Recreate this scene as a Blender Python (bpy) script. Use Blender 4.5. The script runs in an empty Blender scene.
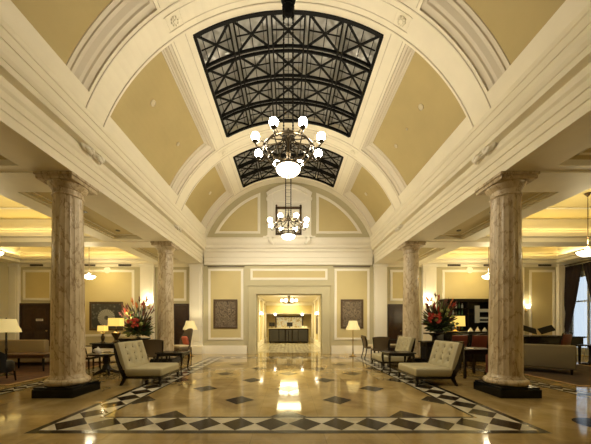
import bpy, math, random
from mathutils import Vector, Matrix
PI = math.pi
C = bpy.context.scene.collection
SC = bpy.context.scene
rnd = random.Random(7)

# ------------------------------------------------------------------ materials
def _nodes(name):
    m = bpy.data.materials.new(name); m.use_nodes = True
    nt = m.node_tree
    return m, nt, nt.nodes['Principled BSDF']

def mat(name, col, rough=0.5, metal=0.0, var=0.0, scale=6.0, bump=0.0, bscale=60.0, emit=None, estr=0.0, spec=0.5, coat=0.0, trans=0.0):
    m, nt, b = _nodes(name)
    c = (col[0], col[1], col[2], 1)
    b.inputs['Base Color'].default_value = c
    b.inputs['Roughness'].default_value = rough
    b.inputs['Metallic'].default_value = metal
    b.inputs['Specular IOR Level'].default_value = spec
    b.inputs['Coat Weight'].default_value = coat
    b.inputs['Transmission Weight'].default_value = trans
    if var > 0 or bump > 0:
        tc = nt.nodes.new('ShaderNodeTexCoord')
    if var > 0:
        n = nt.nodes.new('ShaderNodeTexNoise'); n.inputs['Scale'].default_value = scale; n.inputs['Detail'].default_value = 5
        r = nt.nodes.new('ShaderNodeValToRGB')
        r.color_ramp.elements[0].position = .3; r.color_ramp.elements[1].position = .7
        r.color_ramp.elements[0].color = tuple(max(0, x*(1-var)) for x in col) + (1,)
        r.color_ramp.elements[1].color = tuple(min(1, x*(1+var)) for x in col) + (1,)
        nt.links.new(tc.outputs['Object'], n.inputs['Vector']); nt.links.new(n.outputs['Fac'], r.inputs['Fac'])
        nt.links.new(r.outputs['Color'], b.inputs['Base Color'])
    if bump > 0:
        n2 = nt.nodes.new('ShaderNodeTexNoise'); n2.inputs['Scale'].default_value = bscale; n2.inputs['Detail'].default_value = 3
        bp = nt.nodes.new('ShaderNodeBump'); bp.inputs['Strength'].default_value = bump; bp.inputs['Distance'].default_value = .01
        nt.links.new(tc.outputs['Object'], n2.inputs['Vector']); nt.links.new(n2.outputs['Fac'], bp.inputs['Height'])
        nt.links.new(bp.outputs['Normal'], b.inputs['Normal'])
    if emit:
        b.inputs['Emission Color'].default_value = (emit[0], emit[1], emit[2], 1)
        b.inputs['Emission Strength'].default_value = estr
    return m

def ramp(nt, stops):
    r = nt.nodes.new('ShaderNodeValToRGB'); e = r.color_ramp.elements
    while len(e) < len(stops): e.new(.5)
    for el, (p, c) in zip(e, stops): el.position = p; el.color = (c[0], c[1], c[2], 1)
    return r

def marble_floor(name, c0, c1, c2, rough, joints=True):
    m, nt, b = _nodes(name); L = nt.links.new
    tc = nt.nodes.new('ShaderNodeTexCoord')
    n = nt.nodes.new('ShaderNodeTexNoise'); n.inputs['Scale'].default_value = 1.6; n.inputs['Detail'].default_value = 9; n.inputs['Roughness'].default_value = .62; n.inputs['Distortion'].default_value = .8
    L(tc.outputs['Object'], n.inputs['Vector'])
    r = ramp(nt, [(.3, c0), (.5, c1), (.72, c2)]); L(n.outputs['Fac'], r.inputs['Fac'])
    out = r.outputs['Color']
    if joints:
        bk = nt.nodes.new('ShaderNodeTexBrick'); bk.offset = 0
        bk.inputs['Scale'].default_value = 1.0; bk.inputs['Brick Width'].default_value = .816; bk.inputs['Row Height'].default_value = .816
        bk.inputs['Mortar Size'].default_value = .004; bk.inputs['Color1'].default_value = (1, 1, 1, 1); bk.inputs['Color2'].default_value = (.86, .86, .86, 1); bk.inputs['Mortar'].default_value = (.7, .7, .7, 1)
        mp = nt.nodes.new('ShaderNodeMapping'); mp.inputs['Location'].default_value = (.408, .3, 0)
        L(tc.outputs['Object'], mp.inputs['Vector']); L(mp.outputs['Vector'], bk.inputs['Vector'])
        mx = nt.nodes.new('ShaderNodeMix'); mx.data_type = 'RGBA'; mx.blend_type = 'MULTIPLY'; mx.inputs['Factor'].default_value = 1
        L(out, mx.inputs['A']); L(bk.outputs['Color'], mx.inputs['B']); out = mx.outputs['Result']
    L(out, b.inputs['Base Color'])
    b.inputs['Roughness'].default_value = rough; b.inputs['Specular IOR Level'].default_value = .34 if joints else .1
    n2 = nt.nodes.new('ShaderNodeTexNoise'); n2.inputs['Scale'].default_value = 2.5; n2.inputs['Detail'].default_value = 2
    bp = nt.nodes.new('ShaderNodeBump'); bp.inputs['Strength'].default_value = .05; bp.inputs['Distance'].default_value = .02
    L(tc.outputs['Object'], n2.inputs['Vector']); L(n2.outputs['Fac'], bp.inputs['Height']); L(bp.outputs['Normal'], b.inputs['Normal'])
    return m

def marble_column(name):
    m, nt, b = _nodes(name); L = nt.links.new
    tc = nt.nodes.new('ShaderNodeTexCoord'); mp = nt.nodes.new('ShaderNodeMapping')
    mp.inputs['Rotation'].default_value = (.5, .75, .4); mp.inputs['Scale'].default_value = (1.6, 1.6, .55)
    L(tc.outputs['Object'], mp.inputs['Vector'])
    n = nt.nodes.new('ShaderNodeTexNoise'); n.inputs['Scale'].default_value = 2.6; n.inputs['Detail'].default_value = 10; n.inputs['Roughness'].default_value = .62; n.inputs['Distortion'].default_value = 1.1
    L(mp.outputs['Vector'], n.inputs['Vector'])
    r = ramp(nt, [(.25, (.26, .19, .11)), (.38, (.42, .33, .205)), (.52, (.54, .445, .295)), (.68, (.65, .56, .40)), (.8, (.46, .365, .235))])
    L(n.outputs['Fac'], r.inputs['Fac'])
    w = nt.nodes.new('ShaderNodeTexWave'); w.inputs['Scale'].default_value = 1.9; w.inputs['Distortion'].default_value = 16; w.inputs['Detail'].default_value = 6; w.inputs['Detail Scale'].default_value = 1.4; w.inputs['Detail Roughness'].default_value = .65
    L(mp.outputs['Vector'], w.inputs['Vector'])
    r2 = ramp(nt, [(.0, (.50, .42, .34)), (.08, (.86, .82, .76)), (.25, (1, 1, 1))]); L(w.outputs['Fac'], r2.inputs['Fac'])
    mx = nt.nodes.new('ShaderNodeMix'); mx.data_type = 'RGBA'; mx.blend_type = 'MULTIPLY'; mx.inputs['Factor'].default_value = .8
    L(r.outputs['Color'], mx.inputs['A']); L(r2.outputs['Color'], mx.inputs['B']); L(mx.outputs['Result'], b.inputs['Base Color'])
    b.inputs['Roughness'].default_value = .32
    return m

def picture_mat(name, dark, light, scale, kind='noise'):
    m, nt, b = _nodes(name); L = nt.links.new
    tc = nt.nodes.new('ShaderNodeTexCoord')
    if kind == 'fan':      # a pale round fan of ribs on dark ground
        sp = nt.nodes.new('ShaderNodeSeparateXYZ'); L(tc.outputs['Object'], sp.inputs[0])
        def mth(op, a, bb=None):
            x = nt.nodes.new('ShaderNodeMath'); x.operation = op
            for i, q in enumerate((a, bb)):
                if q is None: continue
                if isinstance(q, (int, float)): x.inputs[i].default_value = q
                else: L(q, x.inputs[i])
            return x.outputs[0]
        X, Z = sp.outputs['X'], mth('ADD', sp.outputs['Z'], .08)
        ang = mth('ARCTAN2', X, Z); rad = mth('SQRT', mth('ADD', mth('MULTIPLY', X, X), mth('MULTIPLY', Z, Z)))
        rib = mth('ADD', mth('MULTIPLY', mth('SINE', mth('MULTIPLY', ang, 26)), .25), .6)
        ins = mth('LESS_THAN', rad, .37); hole = mth('GREATER_THAN', rad, .09)
        f = mth('MULTIPLY', mth('MULTIPLY', rib, ins), hole)
        n = nt.nodes.new('ShaderNodeTexVoronoi'); n.inputs['Scale'].default_value = scale; L(tc.outputs['Object'], n.inputs['Vector'])
        f2 = mth('MAXIMUM', f, mth('MULTIPLY', mth('SUBTRACT', .55, n.outputs['Distance']), .55))
        r = ramp(nt, [(.05, dark), (.9, light)]); L(f2, r.inputs['Fac'])
    else:
        n = nt.nodes.new('ShaderNodeTexNoise'); n.inputs['Scale'].default_value = scale; n.inputs['Detail'].default_value = 4; n.inputs['Distortion'].default_value = 3.5
        L(tc.outputs['Object'], n.inputs['Vector'])
        r = ramp(nt, [(.42, dark), (.5, tuple((a+c)/2 for a, c in zip(dark, light))), (.62, light)]); L(n.outputs['Fac'], r.inputs['Fac'])
    L(r.outputs['Color'], b.inputs['Base Color']); b.inputs['Roughness'].default_value = .35
    return m, r

def shade_mat(name, col, estr):
    """lampshade cloth lit from inside by its bulb"""
    m, nt, b = _nodes(name)
    b.inputs['Base Color'].default_value = (col[0], col[1], col[2], 1); b.inputs['Roughness'].default_value = .8
    b.inputs['Emission Color'].default_value = (col[0], col[1]*.97, col[2]*.9, 1); b.inputs['Emission Strength'].default_value = estr
    return m

def wicker_mat(name, col):
    m, nt, b = _nodes(name); L = nt.links.new
    tc = nt.nodes.new('ShaderNodeTexCoord')
    w = nt.nodes.new('ShaderNodeTexWave'); w.inputs['Scale'].default_value = 22; w.bands_direction = 'Z'
    w2 = nt.nodes.new('ShaderNodeTexWave'); w2.inputs['Scale'].default_value = 16; w2.bands_direction = 'DIAGONAL'
    L(tc.outputs['Object'], w.inputs['Vector']); L(tc.outputs['Object'], w2.inputs['Vector'])
    mm = nt.nodes.new('ShaderNodeMath'); mm.operation = 'MULTIPLY'; L(w.outputs['Fac'], mm.inputs[0]); L(w2.outputs['Fac'], mm.inputs[1])
    r = ramp(nt, [(0, tuple(x*.45 for x in col)), (.6, col)]); L(mm.outputs[0], r.inputs['Fac']); L(r.outputs['Color'], b.inputs['Base Color'])
    b.inputs['Roughness'].default_value = .6
    return m

M = {}
M['plaster'] = mat('cream_plaster', (.80, .745, .59), .55, var=.03, scale=3)
M['white'] = mat('white_paint', (.80, .76, .66), .5)
M['tan'] = mat('tan_vault_paint', (.47, .375, .165), .7, var=.05, scale=1.5)
M['tanwall'] = mat('tan_panel_paint', (.56, .465, .235), .7, var=.03, scale=1.5)
M['field'] = mat('stone_wall_paint', (.50, .45, .29), .7)
M['coffer'] = mat('yellow_coffer_paint', (.72, .60, .28), .7)
M['moulding_grey'] = mat('grey_cream_moulding', (.66, .60, .48), .5)
M['fitting'] = mat('cream_metal_fitting', (.60, .53, .36), .6)
M['floor'] = marble_floor('polished_beige_marble', (.25, .17, .064), (.35, .25, .10), (.45, .345, .165), .065)
M['inlay_dark'] = marble_floor('brown_black_marble', (.012, .008, .005), (.022, .014, .008), (.042, .028, .018), .12, False)
M['inlay_line'] = mat('black_marble_line', (.010, .008, .006), .15, spec=.2)
M['inlay_white'] = marble_floor('white_marble', (.34, .30, .21), (.50, .46, .35), (.64, .60, .49), .10, False)
M['column'] = marble_column('veined_pink_marble')
M['black'] = mat('polished_black_marble', (.004, .004, .004), .2, spec=.25)
M['deskpanel'] = mat('black_panel_wood', (.028, .026, .025), .4)
M['iron'] = mat('black_iron', (.005, .005, .005), .6, spec=.12)
M['bronze'] = mat('dark_bronze', (.06, .045, .026), .32, metal=.9)
M['skyglass'] = mat('dim_skylight_glass', (.42, .41, .37), .14, spec=.45)
M['globe'] = mat('lit_milk_glass', (.9, .86, .75), .3, emit=(1, .88, .66), estr=140.0)
M['bowl'] = mat('lit_alabaster_bowl', (.9, .86, .75), .3, emit=(1, .88, .66), estr=9.0)
M['bowl_dim'] = mat('lit_pendant_glass', (.9, .86, .75), .3, emit=(1, .86, .6), estr=6.0)
M['sconce'] = mat('lit_sconce_glass', (.9, .86, .75), .4, emit=(1, .82, .5), estr=9.0)
M['shade'] = shade_mat('lit_lampshade', (.95, .70, .18), .9)
M['shade_dim'] = shade_mat('pale_lampshade', (.80, .70, .46), .28)
M['shade_far'] = shade_mat('cream_lampshade', (.80, .69, .36), .34)
M['leather'] = mat('cream_leather', (.37, .325, .195), .42, bump=.08, bscale=90)
M['button'] = mat('cream_button', (.24, .20, .11), .5)
M['espresso'] = mat('espresso_wood', (.009, .0055, .0035), .26, var=.3, scale=12, spec=.35)
M['brownwood'] = mat('brown_wood', (.075, .032, .012), .3, var=.3, scale=9)
M['blackleather'] = mat('black_leather', (.006, .005, .0045), .45, spec=.3)
M['wicker'] = wicker_mat('brown_wicker', (.17, .12, .065))
M['tansofa'] = mat('tan_sofa_cloth', (.26, .20, .11), .8, bump=.1, bscale=200)
M['greysofa'] = mat('taupe_sofa_cloth', (.155, .125, .068), .75, bump=.1, bscale=200)
M['seat_cream'] = mat('cream_seat_cloth', (.62, .52, .33), .8)
M['red'] = mat('oxblood_leather', (.115, .02, .011), .35)
M['pink'] = mat('coral_cloth', (.62, .16, .09), .8)
M['door'] = mat('dark_mahogany', (.030, .012, .0055), .32, var=.35, scale=8)
M['brass'] = mat('aged_brass', (.42, .29, .11), .3, metal=.9)
M['plate'] = mat('white_sign_plate', (.75, .72, .62), .5)
M['dark_text'] = mat('dark_lettering', (.04, .03, .03), .6)
M['frame'] = mat('dark_bronze_frame', (.085, .052, .026), .35, var=.3, scale=30)
M['vent'] = mat('dark_vent_metal', (.07, .06, .04), .6)
M['leaf'] = mat('dark_green_leaf', (.022, .045, .014), .45, var=.5, scale=8)
M['leaf_light'] = mat('olive_green_leaf', (.13, .17, .045), .5, var=.4, scale=8)
M['leaf_maroon'] = mat('maroon_leaf', (.10, .025, .018), .45, var=.4, scale=8)
M['redflower'] = mat('red_petal', (.44, .036, .02), .5, var=.3, scale=20)
M['orangeflower'] = mat('orange_petal', (.62, .20, .05), .5, var=.3, scale=20)
M['greenflower'] = mat('pale_green_petal', (.33, .36, .10), .6, var=.3, scale=20)
M['vase'] = mat('dark_glazed_vase', (.03, .028, .022), .2)
M['silver'] = mat('tarnished_silver', (.45, .40, .31), .25, metal=.9)
M['china'] = mat('white_china', (.78, .74, .66), .3)
M['napkin'] = mat('white_linen', (.80, .78, .70), .8)
M['rug'] = mat('rust_brown_rug', (.085, .034, .011), .95, var=.45, scale=5, bump=.2, bscale=150)
M['rug_dark'] = mat('dark_brown_rug', (.045, .026, .011), .95, var=.5, scale=4, bump=.2, bscale=150)
M['rug_border'] = mat('gold_rug_border', (.30, .19, .075), .95, var=.3, scale=7)
M['drape'] = mat('dark_plum_drape', (.022, .011, .010), .75)
M['sheer'] = mat('white_sheer_cloth', (.80, .84, .88), .8, emit=(.62, .78, 1), estr=.0)
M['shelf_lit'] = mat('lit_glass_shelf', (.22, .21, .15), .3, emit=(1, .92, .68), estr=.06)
M['bottle_green'] = mat('green_bottle_glass', (.03, .07, .03), .1)
M['bottle_amber'] = mat('amber_bottle_glass', (.22, .10, .03), .1)
M['bottle_clear'] = mat('pale_bottle_glass', (.42, .42, .38), .1)
M['deskwood'] = mat('reception_black_wood', (.008, .007, .0065), .25)
M['screen'] = mat('black_monitor', (.012, .012, .013), .3)
M['cream_top'] = mat('cream_stone_top', (.62, .56, .42), .2)
M['mirror'] = mat('window_mirror_glass', (.62, .58, .46), .12, emit=(1, .85, .55), estr=.25)  # faint warm light put into the mirror glass as its own glow

# ------------------------------------------------------------------ mesh building
class MB:
    def __init__(s): s.v = []; s.f = []; s.m = []
    def add(s, vs, fs, m=0):
        o = len(s.v); s.v += [tuple(p) for p in vs]
        s.f += [tuple(o+i for i in f) for f in fs]; s.m += [m]*len(fs); return s
    def box(s, x0, x1, y0, y1, z0, z1, m=0):
        if x0 > x1: x0, x1 = x1, x0
        if y0 > y1: y0, y1 = y1, y0
        if z0 > z1: z0, z1 = z1, z0
        v = [(x0,y0,z0),(x1,y0,z0),(x1,y1,z0),(x0,y1,z0),(x0,y0,z1),(x1,y0,z1),(x1,y1,z1),(x0,y1,z1)]
        return s.add(v, [(3,2,1,0),(4,5,6,7),(0,1,5,4),(1,2,6,5),(2,3,7,6),(3,0,4,7)], m)
    def beam(s, p, q, w, d, up=(0,0,1), m=0):
        """a rectangular bar from p to q, w across, d along the up side"""
        p, q, up = Vector(p), Vector(q), Vector(up); t = (q-p).normalized()
        a = t.cross(up)
        if a.length < 1e-5: a = t.cross(Vector((1,0,0)))
        a.normalize(); b = a.cross(t).normalized()
        vs = [c + a*(w/2*i) + b*(d/2*j) for c in (p, q) for i, j in ((-1,-1),(1,-1),(1,1),(-1,1))]
        return s.add(vs, [(0,1,2,3),(7,6,5,4),(0,4,5,1),(1,5,6,2),(2,6,7,3),(3,7,4,0)], m)
    def quad(s, a, b, c, d, m=0): return s.add([a,b,c,d], [(0,1,2,3)], m)
    def poly(s, pts, m=0): return s.add(pts, [tuple(range(len(pts)))], m)
    def prism(s, pts2, fn, a, b, m=0):
        """2-D outline pts2 swept from a to b; fn(u, v, t) -> xyz"""
        n = len(pts2); vs = [fn(u, v, a) for u, v in pts2] + [fn(u, v, b) for u, v in pts2]
        fs = [(i, (i+1) % n, n+(i+1) % n, n+i) for i in range(n)] + [tuple(range(n-1, -1, -1)), tuple(range(n, 2*n))]
        return s.add(vs, fs, m)
    def strip(s, pts2, fn, a, b, m=0):
        n = len(pts2); vs = [fn(u, v, a) for u, v in pts2] + [fn(u, v, b) for u, v in pts2]
        return s.add(vs, [(i, i+1, n+i+1, n+i) for i in range(n-1)], m)
    def lathe(s, prof, c=(0,0,0), n=24, flute=0, fd=0.0, m=0, cap=True, sx=1, sy=1):
        vs = []; N = n
        for r, z in prof:
            fl = flute and r < 0
            for k in range(N):
                a = 2*PI*k/N; rr = abs(r)
                if fl: rr -= fd*abs(math.cos(a*flute/2))**.7
                vs.append((c[0]+rr*math.cos(a)*sx, c[1]+rr*math.sin(a)*sy, c[2]+z))
        fs = [(i*N+k, i*N+(k+1) % N, (i+1)*N+(k+1) % N, (i+1)*N+k) for i in range(len(prof)-1) for k in range(N)]
        if cap: fs += [tuple(range(N-1, -1, -1)), tuple((len(prof)-1)*N+k for k in range(N))]
        return s.add(vs, fs, m)
    def sphere(s, c, r, n=12, k=8, sc=(1,1,1), m=0):
        prof = [(max(1e-4, r*math.sin(PI*i/k)), -r*math.cos(PI*i/k)) for i in range(k+1)]
        vs = [(c[0]+p*math.cos(2*PI*j/n)*sc[0], c[1]+p*math.sin(2*PI*j/n)*sc[1], c[2]+z*sc[2]) for p, z in prof for j in range(n)]
        fs = [(i*n+j, i*n+(j+1) % n, (i+1)*n+(j+1) % n, (i+1)*n+j) for i in range(k) for j in range(n)]
        return s.add(vs, fs, m)
    def tube(s, pts, r, n=8, m=0, sq=None):
        pts = [Vector(p) for p in pts]; rr = r if isinstance(r, (list, tuple)) else [r]*len(pts)
        vs = []; ref = Vector((0,0,1))
        t0 = (pts[1]-pts[0]).normalized()
        if abs(t0.z) > .95: ref = Vector((1,0,0))
        a = t0.cross(ref).normalized()
        for i, p in enumerate(pts):
            t = (pts[min(i+1, len(pts)-1)]-pts[max(i-1, 0)]).normalized()
            a = (a - t*a.dot(t)).normalized(); b = t.cross(a)
            for k in range(n):
                w = 2*PI*(k+.5)/n
                vs.append(p + a*(rr[i]*math.cos(w)) + b*(rr[i]*math.sin(w)))
        fs = [(i*n+k, i*n+(k+1) % n, (i+1)*n+(k+1) % n, (i+1)*n+k) for i in range(len(pts)-1) for k in range(n)]
        fs += [tuple(range(n-1, -1, -1)), tuple((len(pts)-1)*n+k for k in range(n))]
        return s.add(vs, fs, m)
    def rbox(s, x0, x1, y0, y1, z0, z1, r=.03, n=3, m=0):
        """box with rounded edges (a superellipsoid-like cushion): nested rounded rings"""
        cx, cy = (x0+x1)/2, (y0+y1)/2; hx, hy = (x1-x0)/2, (y1-y0)/2
        rings = []
        for i in range(n+1): a = PI/2*i/n; rings.append((r*(1-math.sin(a)), z0+r*(1-math.cos(a))))
        for i in range(n+1): a = PI/2*i/n; rings.append((r*(1-math.cos(a)), z1-r*(1-math.sin(a))))
        vs = []; K = 4*(n+1)
        for ins, z in rings:
            ax, ay = hx-ins, hy-ins; q = min(r, ax, ay)
            for cxs, cys, a0 in ((1,1,0),(-1,1,PI/2),(-1,-1,PI),(1,-1,1.5*PI)):
                for j in range(n+1):
                    a = a0+PI/2*j/n
                    vs.append((cx+cxs*(ax-q)+q*math.cos(a), cy+cys*(ay-q)+q*math.sin(a), z))
        R = len(rings)
        fs = [(i*K+k, i*K+(k+1) % K, (i+1)*K+(k+1) % K, (i+1)*K+k) for i in range(R-1) for k in range(K)]
        fs += [tuple(range(K-1, -1, -1)), tuple((R-1)*K+k for k in range(K))]
        return s.add(vs, fs, m)
    def xf(s, mx): s.v = [tuple(mx @ Vector(p)) for p in s.v]; return s
    def build(s, name, mats, parent=None, smooth=False, bevel=0.0):
        me = bpy.data.meshes.new(name); me.from_pydata(s.v, [], s.f)
        if not isinstance(mats, (list, tuple)): mats = [mats]
        for q in mats: me.materials.append(M[q] if isinstance(q, str) else q)
        me.polygons.foreach_set('material_index', s.m)
        if smooth:
            me.polygons.foreach_set('use_smooth', [True]*len(me.polygons))
        me.update()
        if smooth:
            try: me.set_sharp_from_angle(angle=math.radians(38))
            except Exception: pass
        o = bpy.data.objects.new(name, me); C.objects.link(o)
        if parent is not None: o.parent = parent
        if bevel > 0:
            bv = o.modifiers.new('bevel', 'BEVEL'); bv.width = bevel; bv.segments = 2; bv.limit_method = 'ANGLE'
        return o

def tag(o, label, cat, group=None):
    o['label'] = label; o['category'] = cat
    if group: o['group'] = group
    return o
def thing(name, label, cat, loc=(0,0,0), rz=0.0, group=None):
    o = bpy.data.objects.new(name, None); C.objects.link(o)
    o.location = loc; o.rotation_euler = (0,0,rz); o.empty_display_size = .2
    return tag(o, label, cat, group)
def struct(o):
    o['kind'] = 'structure'; return o
def dup(root, loc, rz, label, group=None):
    r = root.copy(); C.objects.link(r); r.location = loc; r.rotation_euler = (0,0,rz); r['label'] = label
    if group: r['group'] = group
    for ch in list(root.children):
        c = ch.copy(); C.objects.link(c); c.parent = r
        for g in list(ch.children):
            d = g.copy(); C.objects.link(d); d.parent = c
    return r
def light(name, kind, loc, energy, col, size=.1, size_y=None, rot=None, spot=None, blend=.5):
    l = bpy.data.lights.new(name, kind); l.energy = energy; l.color = col
    if kind == 'AREA':
        l.size = size
        if size_y: l.shape = 'RECTANGLE'; l.size_y = size_y
    else: l.shadow_soft_size = size
    if kind == 'SPOT': l.spot_size = spot or 1.2; l.spot_blend = blend
    o = bpy.data.objects.new(name, l); C.objects.link(o); o.location = loc
    if rot: o.rotation_euler = rot
    return o
# ------------------------------------------------------------------ camera
cam = bpy.data.cameras.new('camera'); cam.sensor_width = 36; cam.lens = 36*272/591
cam.shift_x = (295.5-288.3)/591; cam.shift_y = 103/591; cam.clip_start = .05
co = bpy.data.objects.new('camera', cam); C.objects.link(co); co.location = (0,0,1.25); co.rotation_euler = (PI/2,0,0)
SC.camera = co

YB = -2.6      # wall behind the camera
YE = 11.8      # end wall of the hall
XW = 12.0      # outer walls of the aisles
R, ZC, ZS = 3.82, 3.62, 5.0
TS = math.acos((ZS-ZC)/R)
def V(t, y, r=R): return (r*math.sin(t), y, ZC+r*math.cos(t))

# ------------------------------------------------------------------ floor with its inlaid bands
fl = MB()
fl.quad((-XW-.2,YB-.2,0),(XW+.2,YB-.2,0),(XW+.2,YE+.4,0),(-XW-.2,YE+.4,0), 0)
fl.quad((-2.6,YE+.4,0),(2.6,YE+.4,0),(2.6,22,0),(-2.6,22,0), 0)
E = .0012
def fq(x0, x1, y0, y1, m, z=E): fl.quad((x0,y0,z),(x1,y0,z),(x1,y1,z),(x0,y1,z), m)
def dia(cx, cy, hx, hy, m, z=2*E, ymin=-99, xmax=99):
    pts = [(cx-hx,cy),(cx,cy-hy),(cx+hx,cy),(cx,cy+hy)]
    def clip(pts, f):
        out = []
        for i, p in enumerate(pts):
            q = pts[(i+1) % len(pts)]; a, b = f(p), f(q)
            if a >= 0: out.append(p)
            if a*b < 0:
                t = a/(a-b); out.append((p[0]+(q[0]-p[0])*t, p[1]+(q[1]-p[1])*t))
        return out
    for f in (lambda p: p[1]-ymin, lambda p: xmax-p[0], lambda p: p[0]+xmax):
        pts = clip(pts, f) if pts else pts
    if len(pts) > 2: fl.poly([(x,y,z) for x, y in pts], m)
def band_x(x0, x1, y0, y1, m, z=E):
    fq(x0, x1, y0, y1, m, z)
XO, XI = 3.05, 2.50
Y0, Y1, Y2, Y3 = 3.135, 3.225, 3.655, 3.705
YN0, YN1, YN2, YN3 = 10.15, 10.2, 10.6, 10.68
# cross band near the camera and beside the end wall, side bands between them
for (a, b, c, d) in ((Y0, Y1, Y2, Y3), (YN3, YN2, YN1, YN0)):
    lo, hi = sorted((a, d))
    fq(-XO, XO, min(a,b), max(a,b), 2); fq(-XI, XI, min(c,d), max(c,d), 2)
    fq(-XO+.09, XO-.09, min(b,c), max(b,c), 3)
    n = 14; st = 2*(XO-.09)/n
    for i in range(n): dia(-XO+.09+st*(i+.5), (b+c)/2, st/2-.004, abs(c-b)/2, 1)
for s in (-1, 1):
    fq(s*XO, s*(XO-.09), Y1, YN2, 2) if s < 0 else fq(XO-.09, XO, Y1, YN2, 2)
    xa, xb = sorted((s*XI, s*(XI+.045))); fq(xa, xb, Y3, YN0, 2)
    xa, xb = sorted((s*(XI+.045), s*(XO-.09))); fq(xa, xb, Y2, YN1, 3)
    n = 16; st = (YN1-Y2)/n
    for i in range(n): dia((xa+xb)/2, Y2+st*(i+.5), (xb-xa)/2, st/2-.004, 1)
    # narrower band along each aisle
    for x0, x1, m in ((5.14, 5.20, 2), (5.20, 5.46, 3), (5.46, 5.52, 2)):
        xa, xb = sorted((s*x0, s*x1)); fq(xa, xb, .6, 10.9, m)
    for i in range(40): dia(s*5.33, .73+.26*i, .13, .125, 1)
A = .816
for j in range(9):
    y = 3.715 + j*A*.999
    for i in range(-3, 4):
        if (i+j) % 2: continue
        if j > 8 or y > 9.9: continue
        dia(i*A, y, .245, .25, 1, 2*E, Y3, XI)
# round dark medallion at the right
fl.poly([(3.93+.26*math.cos(2*PI*k/28), 3.43+.24*math.sin(2*PI*k/28), E) for k in range(28)], 1)
# reception floor: paler tiles with small dark squares
fq(-1.75, 1.8, 12.3, 18.3, 3, E)
for j in range(16):
    for i in range(9): dia(-1.6+i*.4+(.2 if j % 2 else 0), 12.6+j*.36, .09, .09, 1)
fo = struct(fl.build('floor', ['floor','inlay_dark','inlay_line','inlay_white']))
fo['label'] = 'polished beige marble floor with dark and white diamond inlay'

# ------------------------------------------------------------------ vault
bays = [dict(rec=(1.75,4.70), sky=(1.75,4.55)), dict(rec=(5.26,8.48), sky=(5.34,8.28)), dict(rec=(9.07,11.40), sky=(9.22,11.28))]
T_LO, T_HI, T_SK = math.radians(64.3), math.radians(36.4), math.radians(29.4)
ts = sorted({round(x, 5) for x in [-TS, -T_LO, -T_HI, -T_SK, T_SK, T_HI, T_LO, TS]})
tt = []
for a, b in zip(ts[:-1], ts[1:]):
    n = max(1, int(round((b-a)/math.radians(2.4))))
    tt += [a+(b-a)*i/n for i in range(n)]
tt.append(ts[-1])
ys = sorted({YB, YE} | {v for b in bays for k in b for v in b[k]})
vm = MB()
for ya, yb in zip(ys[:-1], ys[1:]):
    ym = (ya+yb)/2
    for ta, tb in zip(tt[:-1], tt[1:]):
        tm = abs((ta+tb)/2); hole = False
        for b in bays:
            if b['rec'][0] < ym < b['rec'][1] and T_HI < tm < T_LO: hole = True
            if b['sky'][0] < ym < b['sky'][1] and tm < T_SK: hole = True
        if not hole: vm.quad(V(ta,ya), V(tb,ya), V(tb,yb), V(ta,yb))
def ring(mb, t0, t1, y0, y1, d0, r0, d1, r1, m=0, n=14, fa=1, fb=1):
    """one step of a frame moulding sunk into the vault: rectangle inset d0 at radius r0 to inset d1 at radius r1"""
    def rect(d, r):
        a, b, c, e = t0+d*fa/R, t1-d*fb/R, y0+d*.25, y1-d
        p = [V(a+(b-a)*i/n, c, r) for i in range(n)] + [V(b, c+(e-c)*i/2, r) for i in range(2)]
        return p + [V(b+(a-b)*i/n, e, r) for i in range(n)] + [V(a, e+(c-e)*i/2, r) for i in range(2)]
    P, Q = rect(d0, r0), rect(d1, r1); k = len(P)
    mb.add(P+Q, [(i, (i+1) % k, k+(i+1) % k, k+i) for i in range(k)], m)
steps = [(0,0),(.0,.035),(.10,.04),(.12,.062),(.17,.07),(.24,.105),(.29,.11),(.30,.13),(.36,.135),(.365,.15)]
pm = MB()
for b in bays:
    y0, y1 = b['rec']
    for sg in (-1, 1):
        t0, t1 = sorted((sg*T_HI, sg*T_LO))
        for (d0, q0), (d1, q1) in zip(steps[:-1], steps[1:]): ring(vm, t0, t1, y0, y1, d0, R+q0, d1, R+q1, 1, 14, *((0, .56) if sg < 0 else (.56, 0)))
        d = .36; fa, fb = (0, .56) if sg < 0 else (.56, 0); a, bb = t0+d*fa/R, t1-d*fb/R
        for i in range(14):
            p, q = a+(bb-a)*i/14, a+(bb-a)*(i+1)/14
            pm.quad(V(p,y0+d*.25,R+.147), V(q,y0+d*.25,R+.147), V(q,y1-d,R+.147), V(p,y1-d,R+.147))
    y0, y1 = b['sky']
    for (d0, q0), (d1, q1) in zip([(0,0),(0,.42)][:-1], [(0,0),(0,.42)][1:]):
        ring(vm, -T_SK, T_SK, y0, y1, d0, R+q0, d1, R+q1, 0, 24)
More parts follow.
